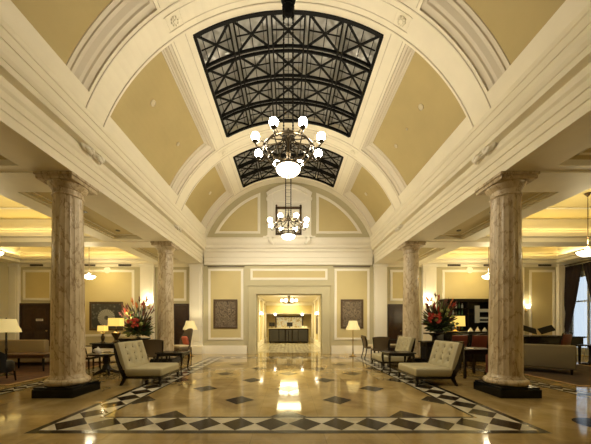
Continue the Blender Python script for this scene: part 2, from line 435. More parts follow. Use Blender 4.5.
# thin raised fillets along the ribs
def arcbar(mb, t0, t1, y, w, r0, r1, n=24, m=0):
    vs = []
    for i in range(n+1):
        t = t0+(t1-t0)*i/n
        vs += [V(t,y-w/2,r0), V(t,y+w/2,r0), V(t,y+w/2,r1), V(t,y-w/2,r1)]
    fs = [(i*4+k, i*4+(k+1) % 4, i*4+4+(k+1) % 4, i*4+4+k) for i in range(n) for k in range(4)]
    fs += [(3,2,1,0), (n*4,n*4+1,n*4+2,n*4+3)]
    mb.add(vs, fs, m)
for y in (4.76, 5.21, 8.54, 9.01, 11.46):
    arcbar(vm, -TS, TS, y, .018, R-.012, R+.02, 48, 1)
for y in (4.86, 5.10, 8.66, 8.90):
    arcbar(vm, -T_HI*.98, T_HI*.98, y, .01, R-.006, R+.02, 40, 1)
for sg in (-1, 1):
    for ya, yb in ((1.7,4.7),(5.26,8.48),(9.07,11.4)):
        for dt in (.035, .105):
            t = sg*(T_SK+dt)
            vm.beam(V(t,ya), V(t,yb), .014, .014, V(t,0,1), 1)
vo = struct(vm.build('ceiling', ['plaster','moulding_grey'], smooth=True))
vo['label'] = 'cream plaster barrel vault with broad ribs and sunk panels'
po = struct(pm.build('ceiling_panel', 'tan', smooth=True))

# square bosses with rosettes where ribs meet the skylight frames
for y in (4.98, 8.78):
    for sg in (-1, 1):
        t = sg*math.radians(33); rb = MB()
        p, u, n = Vector(V(t,y,R-.005)), Vector((math.cos(t),0,-math.sin(t))), Vector((math.sin(t),0,math.cos(t)))
        mx = Matrix.Translation(p) @ Matrix((u, Vector((0,1,0)), -n)).transposed().to_4x4()
        rb.lathe([(.001,.03),(.035,.03),(.045,.012),(.05,.0)], n=14)
        for k in range(8): rb.sphere((.062*math.cos(k*PI/4), .062*math.sin(k*PI/4), .012), .026, 8, 5, (1,1,.7))
        rb.box(-.15,.15,-.13,-.12,-.01,.008); rb.box(-.15,.15,.12,.13,-.01,.008); rb.box(-.15,-.14,-.13,.13,-.01,.008); rb.box(.14,.15,-.13,.13,-.01,.008)
        rb.xf(mx); struct(rb.build('trim_1', 'plaster', smooth=True))

# ------------------------------------------------------------------ skylights
def make_window(idx, y0, y1, rows):
    w = thing('window_%d' % idx, '', 'skylight', (0,0,0)); del w['label']; del w['category']; struct(w)
    g = MB(); n = 24
    for i in range(n):
        a, b = -T_SK+2*T_SK*i/n, -T_SK+2*T_SK*(i+1)/n
        g.quad(V(a,y0,R+.2), V(b,y0,R+.2), V(b,y1,R+.2), V(a,y1,R+.2))
    o = g.build('pane', 'skyglass', w, smooth=True)
    f = MB(); tE = T_SK-.008; r0, r1 = R-.02, R+.035
    ya, yb = y0+.035, y1-.035
    dy = (yb-ya)/rows; dtt = 2*tE/5
    for j in range(rows+1):
        y = ya+dy*j
        offs = (0,) if j in (0, rows) else (-.055, .055)
        for q in offs: arcbar(f, -tE, tE, y+q, .065 if q == 0 else .034, r0, r1, 40)
    for i in range(6):
        t = -tE+dtt*i
        for q in ((0,) if i in (0, 5) else (-.05, .05)):
            tq = t+q/R
            f.beam(V(tq,ya,(r0+r1)/2), V(tq,yb,(r0+r1)/2), .065 if q == 0 else .034, .055, V(tq,0,1))
    for j in range(rows):
        for i in range(5):
            p, q = -tE+dtt*i+.05/R, -tE+dtt*(i+1)-.05/R; u, v = ya+dy*j+.055, ya+dy*(j+1)-.055; r = R+.03; c = (p+q)/2
            nn = V(c,0,1)
            for (s0, e0), (s1, e1) in (((p,u),(q,v)), ((p,v),(q,u))): f.beam(V(s0,e0,r), V(s1,e1,r), .036, .03, nn)
            m0 = .5
            for (s0, e0), (s1, e1) in (((c,u),(c,v)), ((p,(u+v)/2),(q,(u+v)/2))): f.beam(V(s0,e0,r+.02), V(s1,e1,r+.02), .016, .02, nn)
            h, k = (q-p)*.13, (v-u)*.13
            for (s0, e0), (s1, e1) in (((p+h,u),(p+h,v)), ((q-h,u),(q-h,v))): f.beam(V(s0,e0,r+.02), V(s1,e1,r+.02), .013, .02, nn)
    f.build('window_frame', 'iron', w)
make_window(1, *bays[0]['sky'], 4); make_window(2, *bays[1]['sky'], 4); make_window(3, *bays[2]['sky'], 3)

# ------------------------------------------------------------------ entablature along both sides (over the columns)
prof = [(4.30,3.88),(3.70,3.88),(3.70,4.02),(3.682,4.03),(3.682,4.15),(3.664,4.16),(3.664,4.26),(3.635,4.30),(3.625,4.36),(3.66,4.37),(3.66,4.43),
        (3.545,4.455),(3.545,4.545),(3.53,4.55),(3.50,4.60),(3.485,4.66),(3.485,4.73),(3.47,4.735),(3.47,4.86),(3.455,4.87),(3.455,4.95),(3.60,5.02)]
for sg, nm in ((-1,'left'),(1,'right')):
    b = MB(); b.strip(prof, lambda u, v, t: (sg*u, t, v), YB, YE)
    b.strip([(4.30,3.88),(4.30,4.6)], lambda u, v, t: (sg*u, t, v), YB, YE)
    struct(b.build('ceiling_beam_%s' % nm, 'plaster'))
    # leaf brackets in the groove over the near column
    for (yy, sc) in ((5.13,1.0),(4.86,1.0),(8.95,.75),(8.75,.75)):
        k = MB()
        x = sg*3.60
        for q in range(3):
            k.sphere((x-sg*.02*q, yy-.07*sc+.07*sc*q, 4.39+.01*q), .055*sc, 10, 6, (.8,1.1,.9))
        k.tube([(x+sg*.03,yy-.10*sc,4.43),(x-sg*.05,yy-.06*sc,4.38),(x-sg*.055,yy+.03*sc,4.34),(x,yy+.08*sc,4.33)], [.03*sc,.035*sc,.03*sc,.015*sc], 8)
        struct(k.build('trim_2', 'white', smooth=True))

# end-wall entablature
pe = [(YE,3.84),(YE-.10,3.84),(YE-.10,3.98),(YE-.12,3.99),(YE-.12,4.13),(YE-.14,4.15),(YE-.14,4.36),(YE-.18,4.40),(YE-.18,4.5),(YE-.25,4.54),(YE-.25,4.64),(YE-.29,4.70),(YE-.31,4.76),(YE-.31,4.88),(YE-.33,4.90),(YE-.33,4.945),(YE,4.96)]
b = MB(); b.strip(pe, lambda u, v, t: (t, u, v), -3.62, 3.62); struct(b.build('trim_3', 'white'))

# ------------------------------------------------------------------ walls
PX0, PX1, PZ = -1.36, 1.44, 2.57   # portal opening
w = MB()
w.box(-XW-.2, PX0, YE, YE+.35, 0, 4.7); w.box(PX1, XW+.2, YE, YE+.35, 0, 4.7); w.box(PX0, PX1, YE, YE+.35, PZ, 4.7)
w.box(-4.3, 4.3, YE, YE+.35, 4.7, 8)
struct(w.build('wall_back', 'field'))
w = MB(); w.box(-XW-.2, XW+.2, YB-.2, YB, 0, 8); struct(w.build('wall_front', 'field'))
w = MB(); w.box(-XW-.2, -XW, YB, YE, 0, 4.7); struct(w.build('wall_left', 'field'))
WY0, WY1, WZ0, WZ1 = 10.25, 11.62, .25, 3.3
w = MB(); w.box(XW, XW+.2, YB, WY0, 0, 4.7); w.box(XW, XW+.2, WY1, YE, 0, 4.7); w.box(XW, XW+.2, WY0, WY1, 0, WZ0); w.box(XW, XW+.2, WY0, WY1, WZ1, 4.7)
struct(w.build('wall_right', 'field'))

def frame_rect(mb, x0, x1, z0, z1, w, y, d=.035, m=0):
    """raised rectangular moulding on the end wall, facing the hall"""
    for i, (o, ww, dd) in enumerate(((0, w, d*.6), (w*.25, w*.4, d))):
        a0, a1, b0, b1 = x0+o, x1-o, z0+o, z1-o
        mb.box(a0, a1, y-dd, y+.01, b0, b0+ww, m); mb.box(a0, a1, y-dd, y+.01, b1-ww, b1, m)
        mb.box(a0, a0+ww, y-dd, y+.01, b0+ww, b1-ww, m); mb.box(a1-ww, a1, y-dd, y+.01, b0+ww, b1-ww, m)
fr = MB(); pn = MB()
def wall_panel(x0, x1, z0, z1, w=.10):
    frame_rect(fr, x0, x1, z0, z1, w, YE)
    pn.box(x0+w*.9, x1-w*.9, YE-.008, YE+.01, z0+w*.9, z1-w*.9)
wall_panel(-3.47, -1.95, .60, 3.69); wall_panel(2.00, 3.52, .60, 3.69)
wall_panel(-1.64, 1.70, 3.20, 3.69)
for s in (-1, 1):
    a = lambda x0, x1, z0, z1: wall_panel(*sorted((s*x0, s*x1)), z0, z1)
    a(4.42, 5.08, 2.30, 3.64); a(6.68, 9.07, .75, 3.64)
    if s < 0: a(10.25, 11.5, 2.32, 3.64)
    else: a(10.45, 11.55, .6, 3.64)
# lunette: quarter-round panels either side of the niche
def lune(s):
    def outline(off):
        RR = R-.02-off; z0 = 5.0+off*.9; x0 = .98+off
        xa = math.sqrt(RR*RR-(z0-ZC)**2); t0 = math.asin(x0/RR); t1 = math.asin(xa/RR)
        p = [(x0, z0)]
        p += [(RR*math.sin(t0+(t1-t0)*i/20), ZC+RR*math.cos(t0+(t1-t0)*i/20)) for i in range(21)]
        return p
    A_, B_, Cc = outline(.235), outline(.265), outline(.345)
    n = len(A_)
    def ringp(P, ya, Q, yb):
        fr.add([(s*x, ya, z) for x, z in P]+[(s*x, yb, z) for x, z in Q], [(i, (i+1) % n, n+(i+1) % n, n+i) for i in range(n)])
    ringp(A_, YE, A_, YE-.035); ringp(A_, YE-.035, B_, YE-.045); ringp(B_, YE-.045, Cc, YE-.03); ringp(Cc, YE-.03, Cc, YE)
    pn.poly([(s*x, YE-.008, z) for x, z in Cc])
lune(-1); lune(1)
struct(fr.build('trim_4', 'white')); struct(pn.build('wall_panel', 'tanwall'))

# niche in the lunette
nb = MB()
NX = .04
for s in (-1, 1):
    xa, xb = sorted((NX+s*.94, NX+s*.74)); nb.box(xa, xb, YE-.12, YE, 4.94, 6.95)
    xa, xb = sorted((NX+s*.98, NX+s*.70)); nb.box(xa, xb, YE-.15, YE, 6.62, 6.72)
    nb.box(xa, xb, YE-.15, YE, 4.94, 5.10)
    k = MB(); x = NX+s*.80
    k.tube([(x,YE-.36,4.92),(x+s*.02,YE-.40,4.80),(x-s*.04,YE-.40,4.70),(x-s*.10,YE-.38,4.66),(x-s*.14,YE-.36,4.72)], [.07,.085,.075,.06,.04], 10)
    k.box(x-.14, x+.14, YE-.42, YE-.2, 4.93, 4.99)
    struct(k.build('trim_5', 'white', smooth=True))
nb.box(NX-.74, NX+.74, YE-.03, YE, 4.94, 6.98)
arc = []
for i in range(17):
    u = -.98+1.96*i/16; arc.append((u, 6.93+.36*(1-(u/.98)**2)))
arc2 = [(u*.93, z-.15) for u, z in arc]
nb.prism(arc+arc2[::-1], lambda u, v, t: (NX+u, t, v), YE-.16, YE)
nb.prism(arc2+[(arc2[-1][0],6.6),(arc2[0][0],6.6)], lambda u, v, t: (NX+u, t, v), YE-.06, YE)
nb.box(NX-1.1, NX+1.1, YE-.38, YE-.1, 4.93, 4.99)
struct(nb.build('trim_6', 'white'))
mr = thing('mirror', 'dark framed square mirror in the white niche high on the end wall', 'mirror', (NX-.03, YE-.06, 5.13))
f = MB()
for a in ((-.56,-.47,0,1.2),(.47,.56,0,1.2),(-.56,.56,1.10,1.2),(-.56,.56,0,.09)): f.box(a[0],a[1],-.06,.0,a[2],a[3])
for s in (-1, 1):
    f.sphere((s*.515,-.03,1.26), .045, 10, 6); f.lathe([(.03,1.2),(.02,1.23),(.035,1.245)], (s*.515,-.03,0), 10)
f.build('mirror_frame', 'frame', mr)
g = MB(); g.box(-.47,.47,-.03,0,.09,1.10); g.build('mirror_glass', 'mirror', mr)
f = MB(); f.box(-.012,.012,-.045,-.028,.09,1.1); f.box(-.47,.47,-.045,-.028,.58,.60); f.build('glazing_bar', 'frame', mr)

# portal casing (stepped), pilasters, skirting
pc = MB()
def casing(x0, x1, z1, w, d):
    pc.box(x0-w, x0, YE-d, YE, 0, z1+w); pc.box(x1, x1+w, YE-d, YE, 0, z1+w); pc.box(x0, x1, YE-d, YE, z1, z1+w)
casing(PX0, PX1, PZ, .37, .06); casing(PX0, PX1, PZ, .34, .12); casing(PX0, PX1, PZ, .28, .085)
casing(PX0, PX1, PZ, .19, .15); casing(PX0, PX1, PZ, .155, .11); casing(PX0, PX1, PZ, .085, .18); casing(PX0, PX1, PZ, .05, .13)
pc.box(PX0-.40, PX1+.40, YE-.12, YE, PZ+.36, PZ+.40)
struct(pc.build('door_frame_1', 'field', bevel=.008))
pl = MB()
def pilaster(x0, x1, d=.14, zt=3.88, y=YE):
    pl.box(x0, x1, y-d, y, 0, zt); pl.box(x0-.04, x1+.04, y-d-.04, y, 0, .36); pl.box(x0-.03, x1+.03, y-d-.03, y, zt-.13, zt)
    pl.box(x0+.09, x1-.09, y-d-.012, y-d+.01, .55, zt-.35)
for s in (-1, 1):
    for c, hw in ((3.97,.27),(6.07,.29),(9.85,.28),(11.8,.2)): pilaster(s*c-hw, s*c+hw)
struct(pl.build('trim_7', 'white', bevel=.01))
bb = MB()
def base(x0, x1):
    bb.box(x0, x1, YE-.05, YE, 0, .30); bb.box(x0, x1, YE-.035, YE, .30, .36)
for x0, x1 in ((-3.7,PX0-.42),(PX1+.42,3.7),(-4.32,-4.24),(-10.2,-4.98),(4.24,4.32),(4.98,12),(-12,-11.65)): base(x0, x1)
struct(bb.build('baseboard_back', 'white'))
# crown strip under the aisle ceiling, linear grilles over the hall panels
cr = MB()
for s in (-1, 1):
    xa, xb = sorted((s*4.3, s*XW)); cr.box(xa, xb, YE-.10, YE, 3.76, 3.98); cr.box(xa, xb, YE-.16, YE, 3.86, 3.98)
struct(cr.build('trim_8', 'plaster'))
def vent(x0, x1, z0, z1, y, label, slat=True):
    t = thing('air_vent', label, 'vent', ((x0+x1)/2, y, z0))
    hw = (x1-x0)/2; b = MB(); b.box(-hw, hw, -.012, 0, 0, z1-z0); b.build('backing', 'vent', t)
    b = MB()
    for i in range(3):
        z = (z1-z0)*(i+.5)/3; b.box(-hw, hw, -.024, -.01, z-.008, z+.004)
    b.build('slat', 'frame', t)
vent(-3.5,-1.9,3.755,3.80,YE,'long thin grille over the wall panel left of the lit doorway')
vent(1.95,3.55,3.755,3.80,YE,'long thin grille over the wall panel right of the lit doorway')
for x0, x1, lab in ((-11.1,-10.55,'dark wall vent above the far left mahogany door'),(-8.75,-8.3,'dark wall vent above the fan picture, the one nearer the front column'),
                    (-7.3,-6.75,'dark wall vent above the fan picture, the one nearer the flowers'),(6.85,7.4,'dark wall vent above the bar cabinet, the one nearer the flowers'),
                    (8.4,8.95,'dark wall vent above the bar cabinet, the one nearer the right front column'),(10.75,11.3,'dark wall vent over the tall panel beside the dark drapes')):
    vent(x0, x1, 3.775, 3.86, YE-.165 if False else YE-.10, lab)
for s, lab in ((-1,'round plaster rosette on the wall above the fan picture'),(1,'round plaster rosette on the wall above the bar cabinet')):
    r = MB(); r.lathe([(.001,.03),(.05,.03),(.06,.02),(.10,.02),(.14,.01),(.15,0)], n=20)
    for k in range(10): r.sphere((.1*math.cos(k*PI/5),.1*math.sin(k*PI/5),.015),.03,8,5,(1,1,.5))
    r.xf(Matrix.Translation((s*7.85, YE-.02, 3.63)) @ Matrix.Rotation(PI/2, 4, 'X'))
    tag(r.build('rosette', 'white', smooth=True), lab, 'rosette')

# ------------------------------------------------------------------ aisle ceilings
for s, nm in ((-1,'left'),(1,'right')):
    top = MB(); xa, xb = sorted((s*4.3, s*XW)); top.quad((xa,YB,4.6),(xb,YB,4.6),(xb,YE,4.6),(xa,YE,4.6))
    struct(top.build('ceiling_aisle_%s' % nm, 'coffer'))
    b = MB(); tp = MB()
    def bx(x0, x1, y0, y1, z0, z1, m=0): b.box(*sorted((s*x0, s*x1)), y0, y1, z0, z1, m)
    TB = [(.8,1.3),(4.70,5.24),(8.60,9.14),(11.45,YE)]
    for y0, y1 in TB:
        bx(4.3, XW, y0, y1, 3.88, 4.6); bx(4.3, XW, y0-.05, y1+.05, 4.12, 4.2); bx(4.3, XW, y0-.09, y1+.09, 4.26, 4.36)
    ends = [YB]+[v for t in TB for v in t]
    spans = [(YB,.8),(1.3,4.70),(5.24,8.60),(9.14,11.45)]
    for y0, y1 in spans:
        # strip soffit over the tables nearest the columns with a sunk tan panel
        bx(4.3, 4.48, y0, y1, 3.90, 4.1); bx(5.40, 5.86, y0, y1, 3.90, 4.6); bx(4.48, 5.40, y0, y0+.18, 3.90, 4.1); bx(4.48, 5.40, y1-.18, y1, 3.90, 4.1)
        bx(4.48, 4.53, y0+.18, y1-.18, 3.94, 4.1); bx(5.35, 5.40, y0+.18, y1-.18, 3.94, 4.1)
        bx(11.3, XW, y0, y1, 3.88, 4.6)
        tp.box(*sorted((s*4.48, s*5.40)), y0+.1, y1-.1, 4.0, 4.04)
        fx = [(4.62,4.66,y0+.32,y1-.32),(5.22,5.26,y0+.32,y1-.32),(4.62,5.26,y0+.32,y0+.36),(4.62,5.26,y1-.36,y1-.32)]
        for q in fx: bx(q[0], q[1], q[2], q[3], 3.985, 4.01)
        # cove ledges round the lit coffer
        bx(5.86, 6.02, y0, y1, 4.00, 4.06); bx(11.12, 11.3, y0, y1, 4.00, 4.06); bx(6.02, 11.12, y0, y0+.18, 4.0, 4.06); bx(6.1, 11.12, y1-.18, y1, 4.0, 4.06)
        bx(6.00, 6.02, y0+.18, y1-.18, 4.06, 4.11); bx(11.09, 11.12, y0+.18, y1-.18, 4.06, 4.12); bx(6.1, 11.12, y0+.15, y0+.18, 4.06, 4.12); bx(6.1, 11.12, y1-.18, y1-.15, 4.06, 4.12)
        # crown moulding and an inner moulded rectangle on the lit ceiling
        for q in ((7.2,7.26,y0+.8,y1-.8),(9.9,9.96,y0+.8,y1-.8),(7.2,9.96,y0+.8,y0+.86),(7.2,9.96,y1-.86,y1-.8)): bx(q[0], q[1], q[2], q[3], 4.57, 4.6)
    # rosettes on the near beam face
    for i in range(20): b.sphere((s*(4.55+.36*i), 4.695, 4.05), .045, 8, 5, (1,.5,1))
    struct(b.build('ceiling_beams_%s' % nm, 'plaster')); struct(tp.build('ceiling_panel_%s' % nm, 'tanwall'))
# small ceiling fittings
def disc(p, n, r, label, dark=False):
    d = MB(); d.lathe([(r,0),(r,.012),(r*.86,.018),(r*.8,.010),(.3*r,.010),(.001,.012)], n=20)
    q = Vector(n).to_track_quat('Z','Y').to_matrix().to_4x4(); d.xf(Matrix.Translation(p) @ q)
    tag(d.build('ceiling_speaker', 'fitting', smooth=True), label, 'speaker')
def on_panel(px, py):
    """where the sight line through a pixel meets the tan panels"""
    dx, dz = (px-288.3)/272, (325-py)/272; rr = R+.147
    a = dx*dx+dz*dz; h = 1.25-ZC; bq = 2*dz*h; c = h*h-rr*rr
    y = (-bq+math.sqrt(bq*bq-4*a*c))/(2*a); p = Vector((dx*y, y, 1.25+dz*y)); n = Vector((-p.x, 0, ZC-p.z)).normalized()
    return p, n
for px, py, r, lab in ((153,103,.07,'round speaker high on the left vault panel beside the big skylight'),(178,144,.055,'smaller round fitting low on the left vault panel beside the big skylight'),
                    (421,107,.07,'round speaker high on the right vault panel beside the big skylight'),(396,146,.055,'smaller round fitting low on the right vault panel beside the big skylight'),
                    (407,129,.03,'tiny sprinkler disc between the two round fittings on the right vault panel'),
                    (210,193,.07,'round fitting on the far left vault panel next to the end wall'),(366,194,.07,'round fitting on the far right vault panel next to the end wall')):
    disc(*on_panel(px, py), r, lab)
for x, y, lab in ((-4.95,6.6,'recessed spot in the left aisle strip, the nearer one'),(-4.95,7.9,'recessed spot in the left aisle strip, the farther one'),
               (4.95,6.6,'recessed spot in the right aisle strip, the nearer one'),(4.95,7.9,'recessed spot in the right aisle strip, the farther one')):
    t = thing('recessed_spot', lab, 'spotlight', (x,y,3.985)); d = MB(); d.lathe([(.06,0),(.06,.014),(.045,.014),(.04,.006),(.001,.006)], n=16); d.build('bezel', 'bronze', t, True)

# ------------------------------------------------------------------ columns
def make_column():
    t = thing('marble_column', '', 'column', (0,0,0))
    b = MB(); b.box(-.35,.35,-.35,.35,0,.15); b.box(-.335,.335,-.335,.335,.15,.185); b.build('plinth', 'black', t, bevel=.01)
    b = MB(); pr = []
    for i in range(9): a = -PI/2+PI*i/8; pr.append((.285+.055*math.cos(a), .24+.055*math.sin(a)))
    pr += [(.285,.305),(.275,.32),(.265,.335),(.258,.36)]
    b.lathe([(.3,.185)]+pr, n=48); b.build('base', 'column', t, True)
    b = MB(); sh = []
    for i in range(15):
        u = i/14; r = .256-.034*u**1.5; sh.append((-r, .36+u*3.18))
    b.lathe([(.256,.34)]+sh+[(.222,3.56)], n=160, flute=20, fd=.007); b.build('shaft', 'column', t, True)
    b = MB(); b.lathe([(.222,3.545),(.238,3.55),(.244,3.565),(.238,3.58),(.226,3.585),(.226,3.66),(.238,3.665),(.245,3.68),(.255,3.69),(.285,3.73),(.295,3.755),(.295,3.765)], n=48)
    b.build('echinus', 'column', t, True)
    b = MB(); b.box(-.315,.315,-.315,.315,3.765,3.83); b.box(-.335,.335,-.335,.335,3.83,3.88); b.build('abacus', 'column', t, bevel=.008)
    return t
c0 = make_column(); c0.location = (-4.02,4.97,0); c0['label'] = 'fluted marble column at the left front, beside the cream tufted chair'; c0['group'] = 'marble columns'
dup(c0, (3.965,4.97,0), PI/2, 'fluted marble column at the right front, beside the red tub chair')
dup(c0, (-4.0,8.87,0), PI, 'fluted marble column behind the left flower arrangement, farther from the camera')
dup(c0, (4.0,8.87,0), -PI/2, 'fluted marble column beside the right flower arrangement, farther from the camera')
# ------------------------------------------------------------------ chandeliers
def make_chandelier():
    t = thing('chandelier', '', 'chandelier', (0,0,0))
    b = MB(); b.lathe([(.004,0),(.10,.008),(.17,.035),(.21,.07),(.228,.115)], n=32); b.build('glass_bowl', 'bowl', t, True)
    b = MB(); b.lathe([(.226,.105),(.245,.105),(.25,.125),(.245,.15),(.225,.155),(.215,.14),(.215,.11)], n=32, cap=False); b.lathe([(.001,-.05),(.014,-.04),(.018,-.02),(.01,0)], n=12)
    b.build('bowl_rim', 'bronze', t, True)
    b = MB()
    for r_, z in ((.47,.44),(.40,.52)):
        pts = [(r_*math.cos(2*PI*k/40), r_*math.sin(2*PI*k/40), z) for k in range(41)]; b.tube(pts, .018, 8)
    b.build('ring', 'bronze', t, True)
    b = MB(); b.lathe([(.02,.15),(.03,.2),(.02,.3),(.045,.38),(.05,.42),(.03,.46),(.022,.6),(.05,.68),(.06,.72),(.03,.78),(.015,.85)], n=16)
    b.build('central_stem', 'bronze', t, True)
    b = MB()
    for k in range(12):
        a = 2*PI*k/12
        pts = [(r_*math.cos(a), r_*math.sin(a), z) for r_, z in ((.24,.14),(.30,.20),(.36,.29),(.43,.38),(.47,.44),(.44,.50),(.36,.55),(.24,.57),(.14,.60),(.05,.70))]
        b.tube(pts, .011, 6)
    b.build('basket', 'bronze', t, True)
    for k in range(8):
        a = 2*PI*(k+.5)/8; ca, sa = math.cos(a), math.sin(a)
        b = MB()
        pts = [(r_*ca, r_*sa, z) for r_, z in ((.46,.44),(.50,.40),(.55,.375),(.60,.385),(.625,.42),(.622,.46))]
        b.tube(pts, .014, 8); b.lathe([(.018,.43),(.05,.45),(.055,.463),(.03,.475)], (.622*ca,.622*sa,0), 14)
        cu = [((.50+.045*math.cos(q))*ca, (.50+.045*math.cos(q))*sa, .45+.045*math.sin(q)) for q in [i*.7 for i in range(8)]]
        b.tube(cu, .008, 6)
        arm = b.build('arm', 'bronze', t, True)
        g = MB(); g.sphere((.622*ca,.622*sa,.538), .073, 18, 12); g.build('globe', 'globe', arm, True)
    for i, j in ((-1,-1),(1,-1),(1,1),(-1,1)):
        b = MB(); x, y = i*.085, j*.085
        b.tube([(x*1.3,y*1.3,.56),(x,y,.75),(x,y,3.13)], .009, 6)
        for q in range(39):
            z = .72+q*.062; b.sphere((x,y,z), .017, 6, 4, (1,1,1.5))
        b.build('chain', 'iron', t, True)
    for q in range(10):
        z = .9+q*.22; b = MB()
        b.tube([(0,-.085,z)]+[(i*.085,j*.085,z) for i, j in ((-1,-1),(-1,1),(1,1),(1,-1))]+[(0,-.085,z)], .005, 5)
        b.build('spreader', 'iron', t, True)
    b = MB(); b.lathe([(.02,2.90),(.05,2.93),(.09,2.98),(.115,3.04),(.10,3.08),(.06,3.11),(.075,3.16),(.13,3.20),(.15,3.28),(.16,3.44)], n=20)
    for k in range(4): b.sphere((.10*math.cos(k*PI/2+.78), .10*math.sin(k*PI/2+.78), 3.01), .045, 8, 6)
    b.build('canopy', 'iron', t, True)
    return t
ch = make_chandelier(); ch.location = (0,5.0,4.01); ch['label'] = 'large eight-globe bronze chandelier hanging from the nearer vault rib'; ch['group'] = 'hall chandeliers'
dup(ch, (0,8.80,4.02), 0, 'eight-globe bronze chandelier farther back, in front of the white niche')

# ------------------------------------------------------------------ slipper chairs
def make_slipper():
    t = thing('slipper_chair', '', 'chair', (0,0,0)); W2 = .46
    b = MB(); b.rbox(-.32,.45,-W2,W2,.185,.355,.035,3); b.build('seat', 'leather', t, True)
    # tufted back: a leaning slab whose face dips at each button
    bts = [(v, u) for v in (.30,.54,.78) for u in (-.26,0,.26)]
    def bp(u, v, off):   # u across, v 0..1 up
        x = -.33-.13*v-.03*v*v; z = .32+.555*v
        return Vector((x, u, z)) + Vector((.94,0,.34))*off
    nu, nv = 36, 22; b = MB(); fr_, bk = [], []
    for j in range(nv+1):
        v = j/nv
        for i in range(nu+1):
            u = -W2+2*W2*i/nu
            ed = min(1, min(i, nu-i)/3, (nv-j)/3); off = .05+.035*math.sqrt(max(0, ed))
            for bv, bu in bts:
                d2 = ((u-bu)/.055)**2+((v-bv)/.10)**2; off -= .040*math.exp(-d2)
            cr_ = min(abs(((u/.26+(v-.06)*2/.48*.5) % 1)-.5), abs(((u/.26-(v-.06)*2/.48*.5) % 1)-.5))
            if .12 < v < .9 and abs(u) < .4: off -= .011*math.exp(-(cr_/.09)**2)
            fr_.append(bp(u, v, off)); bk.append(bp(u, v, -.03))
    K = nu+1
    fs = [(j*K+i, j*K+i+1, (j+1)*K+i+1, (j+1)*K+i) for j in range(nv) for i in range(nu)]
    N = len(fr_)
    fs2 = [(N+a, N+d, N+c, N+b_) for a, b_, c, d in fs]
    side = []
    for j in range(nv):
        side += [(j*K, (j+1)*K, N+(j+1)*K, N+j*K), (j*K+nu, N+j*K+nu, N+(j+1)*K+nu, (j+1)*K+nu)]
    for i in range(nu):
        side += [(nv*K+i, nv*K+i+1, N+nv*K+i+1, N+nv*K+i), (i, N+i, N+i+1, i+1)]
    b.add(fr_+bk, fs+fs2+side); b.build('backrest', 'leather', t, True)
    for bv, bu in bts:
        q = MB(); q.sphere(bp(bu, bv, .052), .017, 8, 6); q.build('button', 'button', t, True)
    b = MB(); b.box(-.34,.45,-W2+.005,-W2+.05,.14,.19); b.box(-.34,.45,W2-.05,W2-.005,.14,.19); b.box(.40,.45,-W2+.05,W2-.05,.14,.19); b.box(-.34,-.29,-W2+.05,W2-.05,.14,.19)
    b.build('frame', 'espresso', t, bevel=.005)
    def swept(pts, w, hw0, y):
        m = MB(); n = len(pts); vs = []
        for i, (x, z, hw) in enumerate(pts):
            x0, z0, _ = pts[max(i-1,0)]; x1, z1, _ = pts[min(i+1,n-1)]; d = Vector((x1-x0, z1-z0)).normalized(); nx, nz = -d.y, d.x
            for e, f in ((-1,-1),(1,-1),(1,1),(-1,1)): vs.append((x+nx*hw*e, y+f*w/2, z+nz*hw*e))
        m.add(vs, [(i*4+k, i*4+(k+1) % 4, i*4+4+(k+1) % 4, i*4+4+k) for i in range(n-1) for k in range(4)]+[(3,2,1,0),(n*4-4,n*4-3,n*4-2,n*4-1)])
        return m
    for s in (-1, 1):
        y = s*(W2-.012)
        swept([(-.525,.865,.012),(-.50,.72,.022),(-.465,.58,.03),(-.42,.44,.036),(-.36,.30,.04),(-.31,.20,.042)], .045, 0, y).build('side_rail', 'espresso', t, True)
        swept([(-.30,.21,.042),(-.315,.14,.034),(-.35,.07,.026),(-.395,.0,.02)], .045, 0, y).build('leg', 'espresso', t, True)
        swept([(.425,.145,.026),(.42,.09,.022),(.425,.04,.017),(.44,.0,.014)], .045, 0, y).build('leg', 'espresso', t, True)
    return t
sl = make_slipper(); sl.location = (-3.06,6.05,0); sl['label'] = 'cream button-tufted slipper chair beside the left front column'; sl['group'] = 'cream tufted slipper chairs'
dup(sl, (3.06,6.02,0), PI, 'cream button-tufted slipper chair at the right, nearest the camera'); 
dup(sl, (3.12,8.28,0), PI, 'cream button-tufted slipper chair at the right, behind the dark side table')

# ------------------------------------------------------------------ dark side tables with curved legs
def make_side_table():
    t = thing('side_table', '', 'table', (0,0,0))
    b = MB(); b.rbox(-.36,.36,-.30,.30,.515,.55,.015,2); b.build('tabletop', 'espresso', t, True)
    b = MB(); b.box(-.32,.32,-.27,.27,.46,.515); b.build('apron', 'espresso', t, bevel=.005)
    for i in (-1, 1):
        for j in (-1, 1):
            b = MB(); pts = []
            for q in range(9):
                v = q/8; o = .035*math.sin(v*PI*1.0)*(1-v) - .045*math.sin(v*PI)*v + (.03 if q == 8 else 0)
                pts.append((i*(.295+o*.9), j*(.245+o*.9), .50*(1-v)))
            b.tube(pts, [.030,.032,.029,.025,.021,.018,.016,.016,.022], 8); b.build('leg', 'espresso', t, True)
    return t
st = make_side_table(); st.location = (-3.0,7.13,0); st['label'] = 'dark side table with curved legs behind the left cream slipper chair'; st['group'] = 'dark side tables'
dup(st, (2.86,7.12,0), 0, 'dark side table with curved legs between the two right cream slipper chairs')

